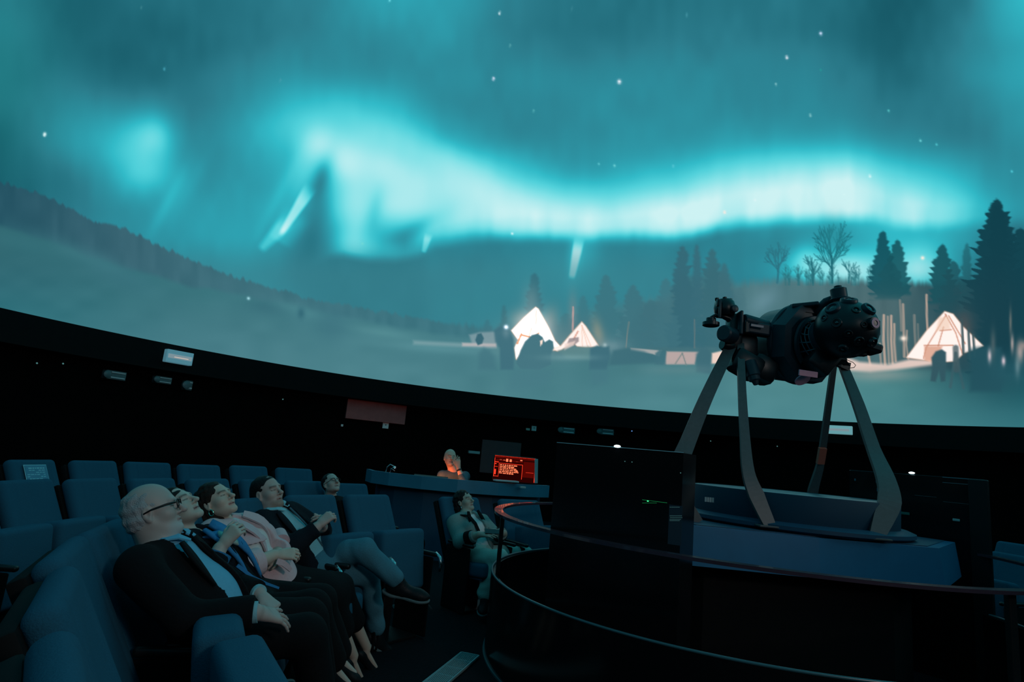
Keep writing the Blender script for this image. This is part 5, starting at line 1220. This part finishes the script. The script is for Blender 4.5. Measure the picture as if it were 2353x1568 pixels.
# ------------------------------------------------------------------ floor grille and carpet ribs
gr = thing('floor_grille', 'long slotted metal floor grille in the dark carpet', 'floor grille')
g00, g01 = Vector(at_z(1060, 1501, 0.012)), Vector(at_z(1100, 1509, 0.012)); gdir = (Vector(at_z(975, 1568, .012)) - g00).normalized(); gw = (g01 - g00); gw = gw - gdir * gw.dot(gdir); gwl = gw.length; gw.normalize()
Rg = Matrix(((gw.x, gdir.x, 0), (gw.y, gdir.y, 0), (0, 0, 1)))
GL = 1.6; M['grille'] = principled('grille_metal', (.22, .42, .45), .35, metal=.3, noise=.1, scale=30)
ctr = g00 + gdir * GL / 2 + gw * gwl / 2
for s in (0, 1): MB().box(g00 + gdir * GL / 2 + gw * (gwl * s), (.012, GL, .016), Rg, bevel=.002).build('edge_bar', 'grille', gr)
MB().box(g00 + gw * gwl / 2, (gwl, .010, .016), Rg).build('end_bar', 'grille', gr)
for k in range(11): MB().box(g00 + gdir * GL / 2 + gw * (gwl * (k + .7) / 11.4), (.0055, GL, .008), Rg).build('slat', 'grille', gr)
for k in range(1, 8): MB().box(g00 + gdir * (.16 * k) + gw * gwl / 2 + Vector((0, 0, .003)), (gwl, .008, .008), Rg).build('cross_bar', 'grille', gr)
MB().box(ctr + Vector((0, 0, -.009)), (gwl, GL, .004), Rg).build('drain_bed', 'black_matte', gr)
# ------------------------------------------------------------------ 1. white-haired man, front left
def lapels(parent, at, mat, t0, t1, w0, w1, n0=.118, n1=.125, wd=.05, col='lapel'):
    """two flat lapels folded back along the edges of the opening"""
    for s in (-1, 1):
        P_ = [at(s * (w0 + (w1 - w0) * k / 6 + .006), n0 + (n1 - n0) * k / 6, t0 + (t1 - t0) * k / 6) for k in range(7)]
        sdv = P_[0] - at(0, n0, t0); mb = MB(); mb.strap([tuple(p) for p in P_], [wd * .7, wd, wd * 1.1, wd, wd * .8, wd * .5, wd * .25], .008, Vector(at(1, 0, 0) - at(0, 0, 0)))
        mb.build(col, mat, parent, smooth=True)

J = dict(head=PT(352, 1176, 2.50), neck=PT(372, 1262, 2.52), hip=PT(500, 1446, 2.62), shR=PT(316, 1305, 2.32), shL=PT(418, 1262, 2.74), elR=PT(428, 1425, 2.28), wrR=PT(584, 1408, 2.34), elL=PT(520, 1340, 2.92), wrL=PT(592, 1364, 2.80),
         knR=PT(700, 1462, 2.62), anR=PT(745, 1650, 2.75), toR=PT(800, 1675, 2.85), knL=PT(708, 1420, 2.92), anL=PT(742, 1560, 3.02), toL=PT(800, 1590, 3.1))
d_r = PT(650, 1418, 2.46) - J['wrR']
P1, J1, R1, T1, (up, sd, fr, at, RT), bd = person(dict(h=.0050, label='white-haired bearded man in glasses, black blazer and light blue shirt, reclining nearest the camera', J=J, face=(.80, .30, .36), crown=(-.40, -.05, .90), hscale=.90, fat=.02, w=1.12, belly=1.22, neckr=1.25, nose=1.0,
    skin=(.40, .34, .31), brow=(.22, .22, .22), brow_a=.5, beard=(.42, .44, .44), beard_a=.75,
    hands={'R': dict(d=d_r, n=(.1, -.5, .85), side=1, sc=1.02, curl=((2, 8, 6), (6, 10, 8), (9, 12, 8), (14, 14, 10)), spread=13, thumb=(18, 6)), 'L': dict(d=(.80, -.30, -.36), n=(.35, -.25, .9), side=-1, sc=.95, curl=(28, 34, 24), spread=5, thumb=(35, 20))},
    hair=dict(mat='white_hair', w=.0022, add=[(0, -.028, .030, .081, .094, .087, .0), (0, -.045, -.03, .076, .070, .055, .03)], sub=[(0, .070, .070, .080, .090, .085, .012), (0, .125, -.03, .16, .100, .13, .01), (.095, .02, -.035, .02, .032, .045, .0), (-.095, .02, -.035, .02, .032, .045, .0)])))
hrp = Field(J1['head'] - .2, J1['head'] + .2, .005)
hrp.ell(T1(0, .052, -.085), R1, (.060, .052, .048), .0).ell(T1(0, .05, -.075), R1, (.056, .05, .046), .0, 'sub')
def shirt(F_): torso(F_, J1['hip'], J1['neck'] - up * .01, sd, -.004, 1.12, 1.22); F_.cone(J1['shL'] - sd * .05, J1['shR'] + sd * .05, .05, .05, .05); F_.cone(J1['neck'] - up * .05, J1['neck'] + up * .012, .088, .070, .03); F_.cut_half(J1['neck'] + up * .030, up)
s_ = clothes(P1, 'shirt', 'blue_shirt', bd, shirt, .007, .0025, 22)
for s in (-1, 1):
    mb = MB(); a_ = at(s * .010, .100, 1.02); mb.strap([tuple(at(s * .055, -.02, 1.13)), tuple(at(s * .062, .045, 1.10)), tuple(at(s * .04, .088, 1.03)), tuple(at(s * .030, .112, .93))], [.035, .045, .05, .02], .006, Vector(at(s, .2, -.6) - at(0, 0, 0))); mb.build('collar', 'blue_shirt', s_)
def jacket(F_):
    torso(F_, J1['hip'], J1['neck'] - up * .03, sd, .016, 1.14, 1.2); F_.cone(J1['shL'] - sd * .03, J1['shR'] + sd * .03, .068, .068, .05)
    F_.cone(J1['neck'] - up * .09, J1['neck'] - up * .01, .13, .095, .04); sleeve(F_, J1, 'R', .022); sleeve(F_, J1, 'L', .022)
    F_.ell(J1['neck'] + up * .05, RT, (.085, .085, .08), .01, 'sub'); v_open(F_, at, 1.06, .0, .046, .080, .08, .15, off=-.028)
    for s in 'LR': end_cut(F_, J1['wr' + s] - unit(J1['wr' + s] - J1['el' + s]) * .005, J1['wr' + s] - J1['el' + s], .07)
jk = clothes(P1, 'blazer', 'black_wool', bd, jacket, .007, .004, 20)
lapels(jk, lambda l, n_, t: at(l - .028, n_, t), 'black_wool', .98, .45, .058, .092, .104, .128)
def pants(F_): trousers(F_, J1, sd, .022); F_.ell(J1['hip'], RT, (.18, .13, .13), .04)
clothes(P1, 'trousers', 'black_cloth', bd, pants, .008, .004, 22)
for s in 'LR':
    w_, e = J1['wr' + s], J1['el' + s]; d = unit(w_ - e); MB().tube([tuple(w_ - d * .01), tuple(w_ + d * .012)], [.038, .037], 20).build('shirt_cuff', 'pale_shirt', P1, smooth='auto')
    shoe(P1, J1['an' + s], J1['to' + s])
gl = MB(); 
for s in (-1, 1):
    gl.tube([tuple(T1(s * .030 + .024 * math.cos(a), .103 + .002 * math.sin(a), .002 + .019 * math.sin(a))) for a in np.linspace(0, 2 * PI, 21)], .0022, 6, cap=False)
    gl.tube([tuple(T1(s * .055, .099, .008)), tuple(T1(s * .076, .070, .010)), tuple(T1(s * .086, .01, .006)), tuple(T1(s * .084, -.022, -.002))], [.004, .0042, .0036, .003], 8)
gl.tube([tuple(T1(-.008, .106, .006)), tuple(T1(.008, .106, .006))], .002, 6); gl.build('glasses', 'black_plastic', P1, smooth=True)

# ------------------------------------------------------------------ 2. woman in the bright blue jacket
J = dict(head=PT(407, 1170, 2.99), neck=PT(422, 1236, 3.00), hip=PT(560, 1396, 3.12), shR=PT(392, 1262, 2.84), shL=PT(478, 1238, 3.20), elR=PT(470, 1335, 2.84), wrR=PT(505, 1262, 2.90), elL=PT(548, 1320, 3.34), wrL=PT(575, 1362, 3.24),
         knR=PT(716, 1398, 3.10), anR=PT(768, 1520, 3.3), toR=PT(815, 1548, 3.4), knL=PT(735, 1384, 3.32), anL=PT(780, 1500, 3.5), toL=PT(830, 1525, 3.6))
P2, J2, R2, T2, (up, sd, fr, at, RT), bd = person(dict(h=.0055, label='dark-haired woman in a bright blue jacket, her face behind the white-haired man', J=J, face=(.66, -.12, .70), crown=(-.70, .0, .66), hscale=.88, w=.92, skin=(.46, .42, .36), nose=.8, neckr=.85, jaw=.92,
    hands={'R': dict(d=(.32, .12, .55), n=(-.1, -.9, .35), side=1, sc=.92, curl=(48, 55, 35), spread=4, thumb=(40, 20)), 'L': dict(d=(.8, -.3, -.2), n=(.2, 0, 1), side=-1, sc=.9)},
    hair=dict(mat='black_hair', w=.0028, add=[(0, -.024, .038, .085, .105, .097, 0), (0, -.070, -.035, .080, .062, .085, .03), (0, -.06, -.10, .06, .05, .06, .03)], sub=[(0, .108, -.035, .076, .064, .104, .012)])))
def top2(F_): torso(F_, J2['hip'], J2['neck'] - up * .01, sd, 0, .92, 1.0, bust=1.0); F_.cone(J2['shL'] - sd * .05, J2['shR'] + sd * .05, .048, .048, .05); F_.ell(J2['neck'] + fr * .05, RT, (.07, .08, .07), .01, 'sub')
tp = clothes(P2, 'top', 'black_cloth', bd, top2)
def jk2(F_):
    torso(F_, J2['hip'], J2['neck'] - up * .02, sd, .02, .95, 1.0, bust=1.0); F_.cone(J2['shL'] - sd * .03, J2['shR'] + sd * .03, .064, .064, .05); sleeve(F_, J2, 'R', .024, .86, .008); sleeve(F_, J2, 'L', .022)
    F_.ell(J2['neck'] + up * .05, RT, (.08, .08, .07), .01, 'sub'); v_open(F_, at, 1.05, .1, .030, .075, .09, .13)
    end_cut(F_, J2['wrR'] - unit(J2['wrR'] - J2['elR']) * .03, J2['wrR'] - J2['elR'], .08)
j2 = clothes(P2, 'jacket', 'navy_wool', bd, jk2, .008, .004, 22, 3)
# broad bright lining folded outwards along the opening
for s, w_ in ((-1, .085), (1, .06)):
    P_ = [at(s * (.050 + .035 * k / 8), .112 + .04 * math.sin(k / 8 * PI), .95 - .85 * k / 8) for k in range(9)]
    mb = MB(); mb.strap([tuple(p) for p in P_], [.05, w_, w_ * 1.1, w_, w_ * .8, w_ * .5, w_ * .4, w_ * .3, .012], .012, Vector(at(1, .25 * s, 0) - at(0, 0, 0))); mb.build('bright_lapel', 'bright_blue', j2, smooth=True)
mb = MB(); mb.strap([tuple(J2['neck'] + fr * .02 - up * .02 - sd * .07), tuple(J2['neck'] + fr * .085 - up * .05 - sd * .04), tuple(at(-.02, .140, .80)), tuple(at(.0, .155, .66))], [.04, .06, .06, .02], .02, Vector(sd)); mb.build('scarf', 'bright_blue', P2, smooth=True)
mb = MB(); mb.strap([tuple(at(-.05, .148, .82)), tuple(at(-.02, .158, .72)), tuple(at(.01, .16, .60))], [.035, .05, .03], .012, Vector(sd)); mb.build('pale_trim', 'cream', tp, smooth=True)
d = unit(J2['wrR'] - J2['elR']); MB().tube([tuple(J2['wrR'] - d * .075), tuple(J2['wrR'] - d * .02)], [.058, .062], 18).build('turned_cuff', 'bright_blue', j2, smooth='auto')
mb = MB(); mb.strap([tuple(PT(545, 1300, 2.86)), tuple(PT(578, 1326, 2.9)), tuple(PT(612, 1342, 2.98)), tuple(PT(640, 1352, 3.05))], [.016, .014, .012, .010], .008, Vector((0, .3, 1))); mb.build('jacket_hem', 'bright_blue', j2)
def sk2(F_): trousers(F_, J2, sd, .022); F_.ell(J2['hip'], RT, (.17, .13, .12), .04)
clothes(P2, 'trousers', 'black_cloth', bd, sk2, .009, .004, 22)
for s in 'LR': shoe(P2, J2['an' + s], J2['to' + s], thin=True)

# ------------------------------------------------------------------ 3. woman in the pale pink coat
J = dict(head=PT(498, 1153, 3.50), neck=PT(508, 1206, 3.54), hip=PT(632, 1352, 3.70), shR=PT(486, 1232, 3.38), shL=PT(560, 1212, 3.70), elR=PT(556, 1306, 3.36), wrR=PT(628, 1277, 3.52), elL=PT(630, 1262, 3.86), wrL=PT(640, 1272, 3.62),
         knR=PT(752, 1370, 3.80), anR=PT(812, 1508, 4.02), toR=PT(846, 1550, 4.14), knL=PT(778, 1354, 3.96), anL=PT(842, 1488, 4.20), toL=PT(880, 1525, 4.32))
P3, J3, R3, T3, (up, sd, fr, at, RT), bd = person(dict(h=.0052, label='smiling brown-haired woman in a pale pink coat and black skirt, looking up', J=J, face=(.73, -.26, .60), crown=(-.62, .05, .78), hscale=.90, w=.95, skin=(.52, .42, .34), lip=(.45, .14, .12), nose=1.0, neckr=.85, jaw=.92, bare_legs=True,
    hands={'R': dict(d=(.75, .25, .10), n=(-.1, -.75, .6), side=1, sc=.92, curl=(35, 45, 30), spread=3, thumb=(30, 20)), 'L': dict(d=(.1, -.85, -.15), n=(.6, -.1, .7), side=-1, sc=.9, curl=(35, 40, 30))},
    hair=dict(mat='dark_hair', w=.0032, add=[(0, -.026, .038, .086, .106, .098, 0), (0, -.082, -.02, .088, .080, .09, .04), (-.02, -.065, -.105, .065, .065, .085, .04)], sub=[(0, .106, -.034, .076, .068, .106, .014)])))
def top3(F_): torso(F_, J3['hip'], J3['neck'] - up * .01, sd, .002, .95, 1.0, bust=1.1); F_.cone(J3['shL'] - sd * .05, J3['shR'] + sd * .05, .050, .050, .05); F_.ell(J3['neck'] + up * .04 + fr * .02, RT, (.065, .07, .06), .01, 'sub')
tp = clothes(P3, 'top', 'white_cotton', bd, top3)
def coat(F_):
    torso(F_, J3['hip'], J3['neck'] - up * .02, sd, .026, .98, 1.05, bust=1.1); F_.cone(J3['shL'] - sd * .03, J3['shR'] + sd * .03, .068, .068, .05); sleeve(F_, J3, 'R', .030, .42, .012); sleeve(F_, J3, 'L', .030, .75, .014)
    F_.cone(J3['hip'] + up * .03, J3['hip'] + (J3['knR'] - J3['hip']) * .26 + np.array([0, 0, .0]), .150, .100, .05); F_.ell(J3['neck'] + up * .045, RT, (.082, .085, .065), .01, 'sub'); v_open(F_, at, 1.06, .42, .030, .045, .10, .13)
    e, w_ = J3['elR'], J3['wrR']; end_cut(F_, e + (w_ - e) * .34, w_ - e, .08)
ct3 = clothes(P3, 'coat', 'pink_wool', bd, coat, .0065, .0030, 24, 5)
for s, w_ in ((-1, .07), (1, .06)):
    P_ = [at(s * (.048 + .018 * math.sin(k / 8 * PI)), .108 + .050 * math.sin(k / 8 * PI), .94 - .54 * k / 8) for k in range(9)]
    mb = MB(); mb.strap([tuple(p) for p in P_], [.05, w_, w_ * 1.1, w_, w_ * .9, w_ * .8, w_ * .7, w_ * .5, .03], .010, Vector(at(1, .15 * s, 0) - at(0, 0, 0))); mb.bevel_all(.003, 1); mb.build('lapel', 'pink_wool', ct3, smooth='auto')
e, w_ = J3['elR'], J3['wrR']; d = unit(w_ - e); MB().tube([tuple(e + d * .045), tuple(e + d * .10)], [.078, .074], 20).build('turned_cuff', 'pink_wool', ct3, smooth='auto')
e, w_ = J3['elL'], J3['wrL']; d = unit(w_ - e); MB().tube([tuple(PT(640, 1228, 3.80)), tuple(PT(646, 1246, 3.74))], [.044, .050], 20).build('turned_cuff', 'pink_wool', ct3, smooth='auto')
mb = MB(); mb.strap([tuple(PT(636, 1290, 3.48)), tuple(PT(650, 1294, 3.5)), tuple(PT(660, 1302, 3.52)), tuple(PT(668, 1311, 3.54))], [.03, .03, .028, .02], .008, Vector((0, .2, 1))); mb.build('belt_end', 'pink_wool', ct3)
def skirt(F_):
    F_.ell(J3['hip'], RT, (.17, .13, .13), .0)
    for s in 'LR': F_.cone(J3['hip'] + sd * (.08 if s == 'L' else -.08), J3['kn' + s], .100, .080, .06); F_.cone(J3['kn' + s], J3['kn' + s] + (J3['an' + s] - J3['kn' + s]) * .52, .085, .075, .05)
    F_.cone(J3['hip'], J3['knR'] * .5 + J3['knL'] * .5, .12, .09, .06)
clothes(P3, 'skirt', 'black_cloth', bd, skirt, .008, .004, 20)
mb = MB(); c = T3(-.080, -.006, -.058); mb.tube([tuple(c + R3[1] * .014 * math.cos(a) + R3[2] * .017 * math.sin(a)) for a in np.linspace(0, 2 * PI, 17)], .003, 6, cap=False); mb.build('earring', 'gold', P3, smooth=True)
for s in 'LR': shoe(P3, J3['an' + s], J3['to' + s], thin=True)

# ------------------------------------------------------------------ 4. dark-haired man in jeans, legs crossed
J = dict(head=PT(615, 1134, 4.12), neck=PT(622, 1180, 4.12), hip=PT(722, 1296, 4.24), shR=PT(600, 1204, 3.96), shL=PT(672, 1180, 4.28), elR=PT(668, 1262, 3.92), wrR=PT(727, 1213, 4.02), elL=PT(738, 1222, 4.36), wrL=PT(742, 1212, 4.20),
         knR=PT(846, 1318, 4.44), anR=PT(866, 1452, 4.60), toR=PT(905, 1478, 4.70), knL=PT(836, 1266, 4.26), anL=PT(912, 1334, 4.34), toL=PT(985, 1350, 4.36))
P4, J4, R4, T4, (up, sd, fr, at, RT), bd = person(dict(h=.0055, label='dark-haired man in black blazer, pale shirt and jeans, legs crossed, hands clasped', J=J, face=(.83, -.36, .40), crown=(-.42, .06, .90), hscale=.94, fat=.014, w=1.08, belly=1.12, neckr=1.15, skin=(.42, .33, .29), brow=(.03, .02, .015), beard=(.16, .10, .06), beard_a=.55, chin=1.15, nose=.9,
    hands={'R': dict(d=(.45, .35, .55), n=(-.3, -.8, .35), side=1, sc=1.0, curl=(48, 55, 35), spread=2, thumb=(28, 18)), 'L': dict(d=(.10, -.75, .45), n=(.8, .1, .5), side=-1, sc=1.0, curl=(45, 55, 35), spread=2, thumb=(30, 20))},
    hair=dict(mat='black_hair', w=.001, add=[(0, -.024, .038, .081, .103, .093, 0), (0, -.058, -.01, .076, .060, .070, .03)], sub=[(0, .114, -.016, .074, .072, .098, .012), (.06, .095, .03, .03, .05, .05, .012), (-.06, .095, .03, .03, .05, .05, .012), (.088, .028, -.045, .034, .062, .062, 0), (-.088, .028, -.045, .034, .062, .062, 0), (0, .03, -.12, .12, .09, .06, 0)])))
def sh4(F_): torso(F_, J4['hip'], J4['neck'] - up * .01, sd, -.002, 1.08, 1.14); F_.cone(J4['shL'] - sd * .05, J4['shR'] + sd * .05, .05, .05, .05); F_.cone(J4['neck'] - up * .05, J4['neck'] + up * .012, .084, .066, .03); F_.cut_half(J4['neck'] + up * .03, up)
s_ = clothes(P4, 'shirt', 'pale_shirt', bd, sh4, .007, .003, 24)
for s in (-1, 1):
    mb = MB(); mb.strap([tuple(at(s * .055, -.02, 1.13)), tuple(at(s * .06, .045, 1.10)), tuple(at(s * .038, .088, 1.02)), tuple(at(s * .028, .112, .92))], [.035, .045, .05, .02], .006, Vector(at(s, .2, -.6) - at(0, 0, 0))); mb.build('collar', 'pale_shirt', s_)
mb = MB(); mb.strap([tuple(at(.0, .128 + .012 * math.sin(k / 5 * 3), .9 - k * .15)) for k in range(6)], [.014] * 6, .006, Vector(sd)); mb.build('button_band', 'slate_shirt', s_)
def jk4(F_):
    torso(F_, J4['hip'], J4['neck'] - up * .03, sd, .018, 1.1, 1.12); F_.cone(J4['shL'] - sd * .03, J4['shR'] + sd * .03, .066, .066, .05); F_.cone(J4['neck'] - up * .09, J4['neck'] - up * .01, .125, .09, .04); sleeve(F_, J4, 'R', .022); sleeve(F_, J4, 'L', .022)
    F_.ell(J4['neck'] + up * .05, RT, (.082, .085, .075), .01, 'sub'); v_open(F_, at, 1.06, -.02, .046, .085, .08, .15, off=-.025)
    for s in 'LR': end_cut(F_, J4['wr' + s] - unit(J4['wr' + s] - J4['el' + s]) * .01, J4['wr' + s] - J4['el' + s], .07)
jk = clothes(P4, 'blazer', 'navy_wool', bd, jk4, .007, .004, 22, 8)
lapels(jk, lambda l, n_, t: at(l - .025, n_, t), 'navy_wool', .98, .45, .058, .092, .106, .128)
def pn4(F_): trousers(F_, J4, sd, .020, .93); F_.ell(J4['hip'], RT, (.17, .125, .12), .04)
clothes(P4, 'jeans', 'jeans', bd, pn4, .007, .0035, 26, 4)
for s in 'LR': shoe(P4, J4['an' + s], J4['to' + s], up=(0, 0, 1) if s == 'R' else (.1, -.25, 1))

# ------------------------------------------------------------------ 5. man in glasses in the middle row, only his head in view
J = dict(head=PT(761, 1113, 6.32), neck=PT(758, 1148, 6.36), hip=np.array([-1.28, 6.2, .50]), shR=PT(740, 1168, 6.16), shL=PT(796, 1162, 6.5), elR=PT(752, 1215, 6.05), wrR=PT(800, 1225, 6.1), elL=PT(820, 1205, 6.5), wrL=PT(830, 1215, 6.3), knR=np.array([-.80, 5.82, .52]), knL=np.array([-.72, 6.02, .52]), anR=np.array([-.76, 5.75, .09]), anL=np.array([-.66, 5.95, .09]))
P5, J5, R5, T5, (up, sd, fr, at, RT), bd = person(dict(h=.0075, hh=.007, label='man in thin glasses and dark suit behind the front row, only his upturned head showing', J=J, face=(.62, -.58, .55), crown=(-.38, .30, .86), hscale=.92, w=1.0, skin=(.44, .36, .31), hands={'R': dict(d=(.6, -.5, -.1), n=(0, 0, 1)), 'L': dict(d=(.6, -.5, -.1), n=(0, 0, 1), side=-1)},
    hair=dict(mat='black_hair', add=[(0, -.025, .038, .081, .103, .092, 0)], sub=[(0, .108, -.015, .090, .064, .092, .008), (0, .03, -.10, .12, .10, .06, 0)])))
def su5(F_): torso(F_, J5['hip'], J5['neck'] - up * .02, sd, .018); F_.cone(J5['shL'], J5['shR'], .068, .068, .05); sleeve(F_, J5, 'R'); sleeve(F_, J5, 'L'); F_.ell(J5['neck'] + up * .05, RT, (.075, .08, .06), .01, 'sub'); trousers(F_, J5, sd)
clothes(P5, 'suit', 'black_cloth', bd, su5, .011, .003)
mb = MB(); mb.strap([tuple(at(-.03, .05, 1.07)), tuple(at(.0, .11, .98))], [.05, .03], .02, Vector(sd)); mb.build('collar', 'pale_shirt', P5)
gl = MB()
for s in (-1, 1):
    gl.tube([tuple(T5(s * .030 + .022 * math.cos(a), .103, .002 + .017 * math.sin(a))) for a in np.linspace(0, 2 * PI, 17)], .0022, 5, cap=False); gl.tube([tuple(T5(s * .052, .10, .006)), tuple(T5(s * .083, -.01, .003))], .0022, 5)
gl.build('glasses', 'black_plastic', P5, smooth=True)
for s in 'LR': shoe(P5, J5['an' + s], J5['an' + s] + np.array([.12, -.10, -.03]))

# ------------------------------------------------------------------ 6. woman in the grey-green blazer
J = dict(head=PT(1067, 1153, 6.16), neck=PT(1071, 1186, 6.10), hip=PT(1098, 1278, 5.98), shR=PT(1044, 1202, 6.00), shL=PT(1108, 1200, 6.20), elR=PT(1058, 1246, 5.82), wrR=PT(1100, 1229, 5.72), elL=PT(1140, 1232, 6.08), wrL=PT(1158, 1226, 5.86),
         knR=PT(1148, 1282, 5.62), anR=PT(1119, 1362, 5.72), toR=PT(1112, 1382, 5.56), knL=PT(1206, 1273, 6.18), anL=PT(1180, 1340, 6.26), toL=PT(1180, 1356, 6.12))
P6, J6, R6, T6, (up, sd, fr, at, RT), bd = person(dict(h=.0065, hh=.006, label='long-haired woman in a grey-green blazer and pale trousers holding a phone, gazing up', J=J, face=(.74, -.52, .42), crown=(-.36, .18, .91), hscale=.88, w=.92, skin=(.34, .33, .27), neckr=.85, jaw=.92, nose=.85,
    hands={'R': dict(d=(.75, -.35, .10), n=(-.1, -.4, .9), side=1, sc=.95, curl=(10, 12, 8), spread=4), 'L': dict(d=(-.5, -.5, .1), n=(.3, -.5, .8), side=-1, sc=.95, curl=(30, 35, 20))},
    hair=dict(mat='black_hair', w=.0028, add=[(0, -.026, .038, .087, .106, .098, 0), (0, -.075, -.04, .086, .068, .10, .04), (.05, -.02, -.10, .04, .05, .09, .03), (-.03, -.075, -.15, .062, .05, .10, .05)], sub=[(0, .108, -.032, .080, .062, .100, .01)])))
def tp6(F_): torso(F_, J6['hip'], J6['neck'] - up * .01, sd, .0, .92, 1.0, bust=1.0); F_.cone(J6['shL'] - sd * .05, J6['shR'] + sd * .05, .048, .048, .05); F_.ell(J6['neck'] + up * .03 + fr * .03, RT, (.065, .07, .06), .01, 'sub')
tp = clothes(P6, 'top', 'white_cotton', bd, tp6, .008)
def jk6(F_):
    torso(F_, J6['hip'], J6['neck'] - up * .02, sd, .022, .95, 1.0, bust=1.0); F_.cone(J6['shL'] - sd * .02, J6['shR'] + sd * .02, .064, .064, .05); sleeve(F_, J6, 'R', .022, .80); sleeve(F_, J6, 'L', .022, .85)
    F_.ell(J6['neck'] + up * .05, RT, (.078, .08, .07), .01, 'sub'); v_open(F_, at, 1.06, .0, .036, .085, .09, .13)
    for s in 'LR': end_cut(F_, J6['el' + s] + (J6['wr' + s] - J6['el' + s]) * .78, J6['wr' + s] - J6['el' + s], .07)
jk = clothes(P6, 'blazer', 'grey_green', bd, jk6, .0075, .003, 26, 2)
lapels(jk, at, 'black_cloth', 1.0, .50, .05, .09, .124, .150, .035)
for s in 'LR':
    e, w_ = J6['el' + s], J6['wr' + s]; MB().tube([tuple(e + (w_ - e) * .40), tuple(e + (w_ - e) * .66)], [.070, .064], 18).build('dark_cuff', 'black_cloth', jk, smooth='auto')
mb = MB(); mb.strap([tuple(at(-.10, .06, 1.0)), tuple(at(-.07, .135, .88)), tuple(at(-.05, .165, .66)), tuple(at(-.03, .155, .46))], [.035] * 4, .006, Vector(sd)); mb.build('strap', 'black_cloth', P6)
def pn6(F_): trousers(F_, J6, sd, .012, 1.0, .035); F_.ell(J6['hip'], RT, (.165, .125, .12), .05)
clothes(P6, 'trousers', 'cream', bd, pn6, .0075, .003, 26, 6)
for s in 'LR': shoe(P6, J6['an' + s], J6['to' + s])
ph = MB().box(tuple(J6['wrR'] * .45 + J6['wrL'] * .55 + np.array([.0, -.09, .03])), (.15, .075, .009), Matrix.Rotation(math.radians(10), 3, 'Z') @ Matrix.Rotation(math.radians(25), 3, 'X'), bevel=.003).build('phone', 'black_gloss')
ph['label'] = 'dark phone held in both hands by the woman in the grey-green blazer'; ph['category'] = 'phone'
MB().tube([tuple(T6(-.078, -.004, -.045)), tuple(T6(-.080, -.004, -.080))], [.004, .007], 8).build('earring', 'chrome', P6, smooth=True)

# ------------------------------------------------------------------ 7. bald operator behind the desk
J = dict(head=PT(1034, 1053, 8.98), neck=PT(1040, 1082, 9.04), hip=np.array([-.78, 9.25, .62]), shR=PT(1016, 1094, 8.98), shL=PT(1068, 1096, 9.08), elR=PT(1014, 1128, 8.86), wrR=PT(1030, 1132, 8.72), elL=PT(1064, 1106, 8.76), wrL=PT(1054, 1078, 8.78),
         knR=np.array([-.98, 8.85, .58]), knL=np.array([-.62, 8.85, .58]), anR=np.array([-.98, 8.88, .10]), anL=np.array([-.60, 8.88, .10]))
P7, J7, R7, T7, (up, sd, fr, at, RT), bd = person(dict(h=.0085, hh=.007, label='bald operator behind the control desk, face lit red, hand over his mouth', J=J, face=(.32, -.90, .16), crown=(-.02, .20, .97), hscale=1.04, skin=(.60, .42, .32), w=1.08,
    hands={'L': dict(d=(-.22, -.05, .9), n=(.2, -.95, 0), side=1, sc=1.05, curl=(12, 16, 10), spread=3), 'R': dict(d=(.5, -.6, 0), n=(0, 0, 1), side=1)},
    hair=dict(mat='dark_hair', w=.0, add=[(0, -.040, -.005, .079, .082, .050, 0)], sub=[(0, .060, .02, .10, .085, .12, .01), (0, -.02, .085, .12, .14, .07, 0)])))
def su7(F_): torso(F_, J7['hip'], J7['neck'] - up * .02, sd, .018); F_.cone(J7['shL'], J7['shR'], .068, .068, .05); sleeve(F_, J7, 'R'); sleeve(F_, J7, 'L', .014, .45); F_.ell(J7['neck'] + up * .05, RT, (.075, .08, .06), .01, 'sub')
clothes(P7, 'pullover', 'slate_shirt', bd, su7, .011, .003)
def pn7(F_): trousers(F_, J7, sd)
clothes(P7, 'trousers', 'black_cloth', bd, pn7, .012, 0)
w_, e = J7['wrL'], J7['elL']; MB().tube([tuple(w_ - unit(w_ - e) * .03), tuple(w_ - unit(w_ - e) * .005)], [.036, .036], 14).build('wristwatch', 'black_plastic', P7, smooth='auto')
for s in 'LR': shoe(P7, J7['an' + s], J7['an' + s] + np.array([.02, -.2, -.04]))
st = thing('stool', 'dark padded stool under the operator behind the desk', 'stool', (-.78, 9.25, 0))
MB().lathe([(.19, .44), (.20, .50), (.17, .525)], (0, 0, 0), seg=28).build('seat', 'black_cloth', st, smooth='auto'); MB().lathe([(.22, 0), (.20, .02), (.03, .04), (.028, .44)], (0, 0, 0), seg=20).build('pedestal', 'black_plastic', st, smooth='auto')
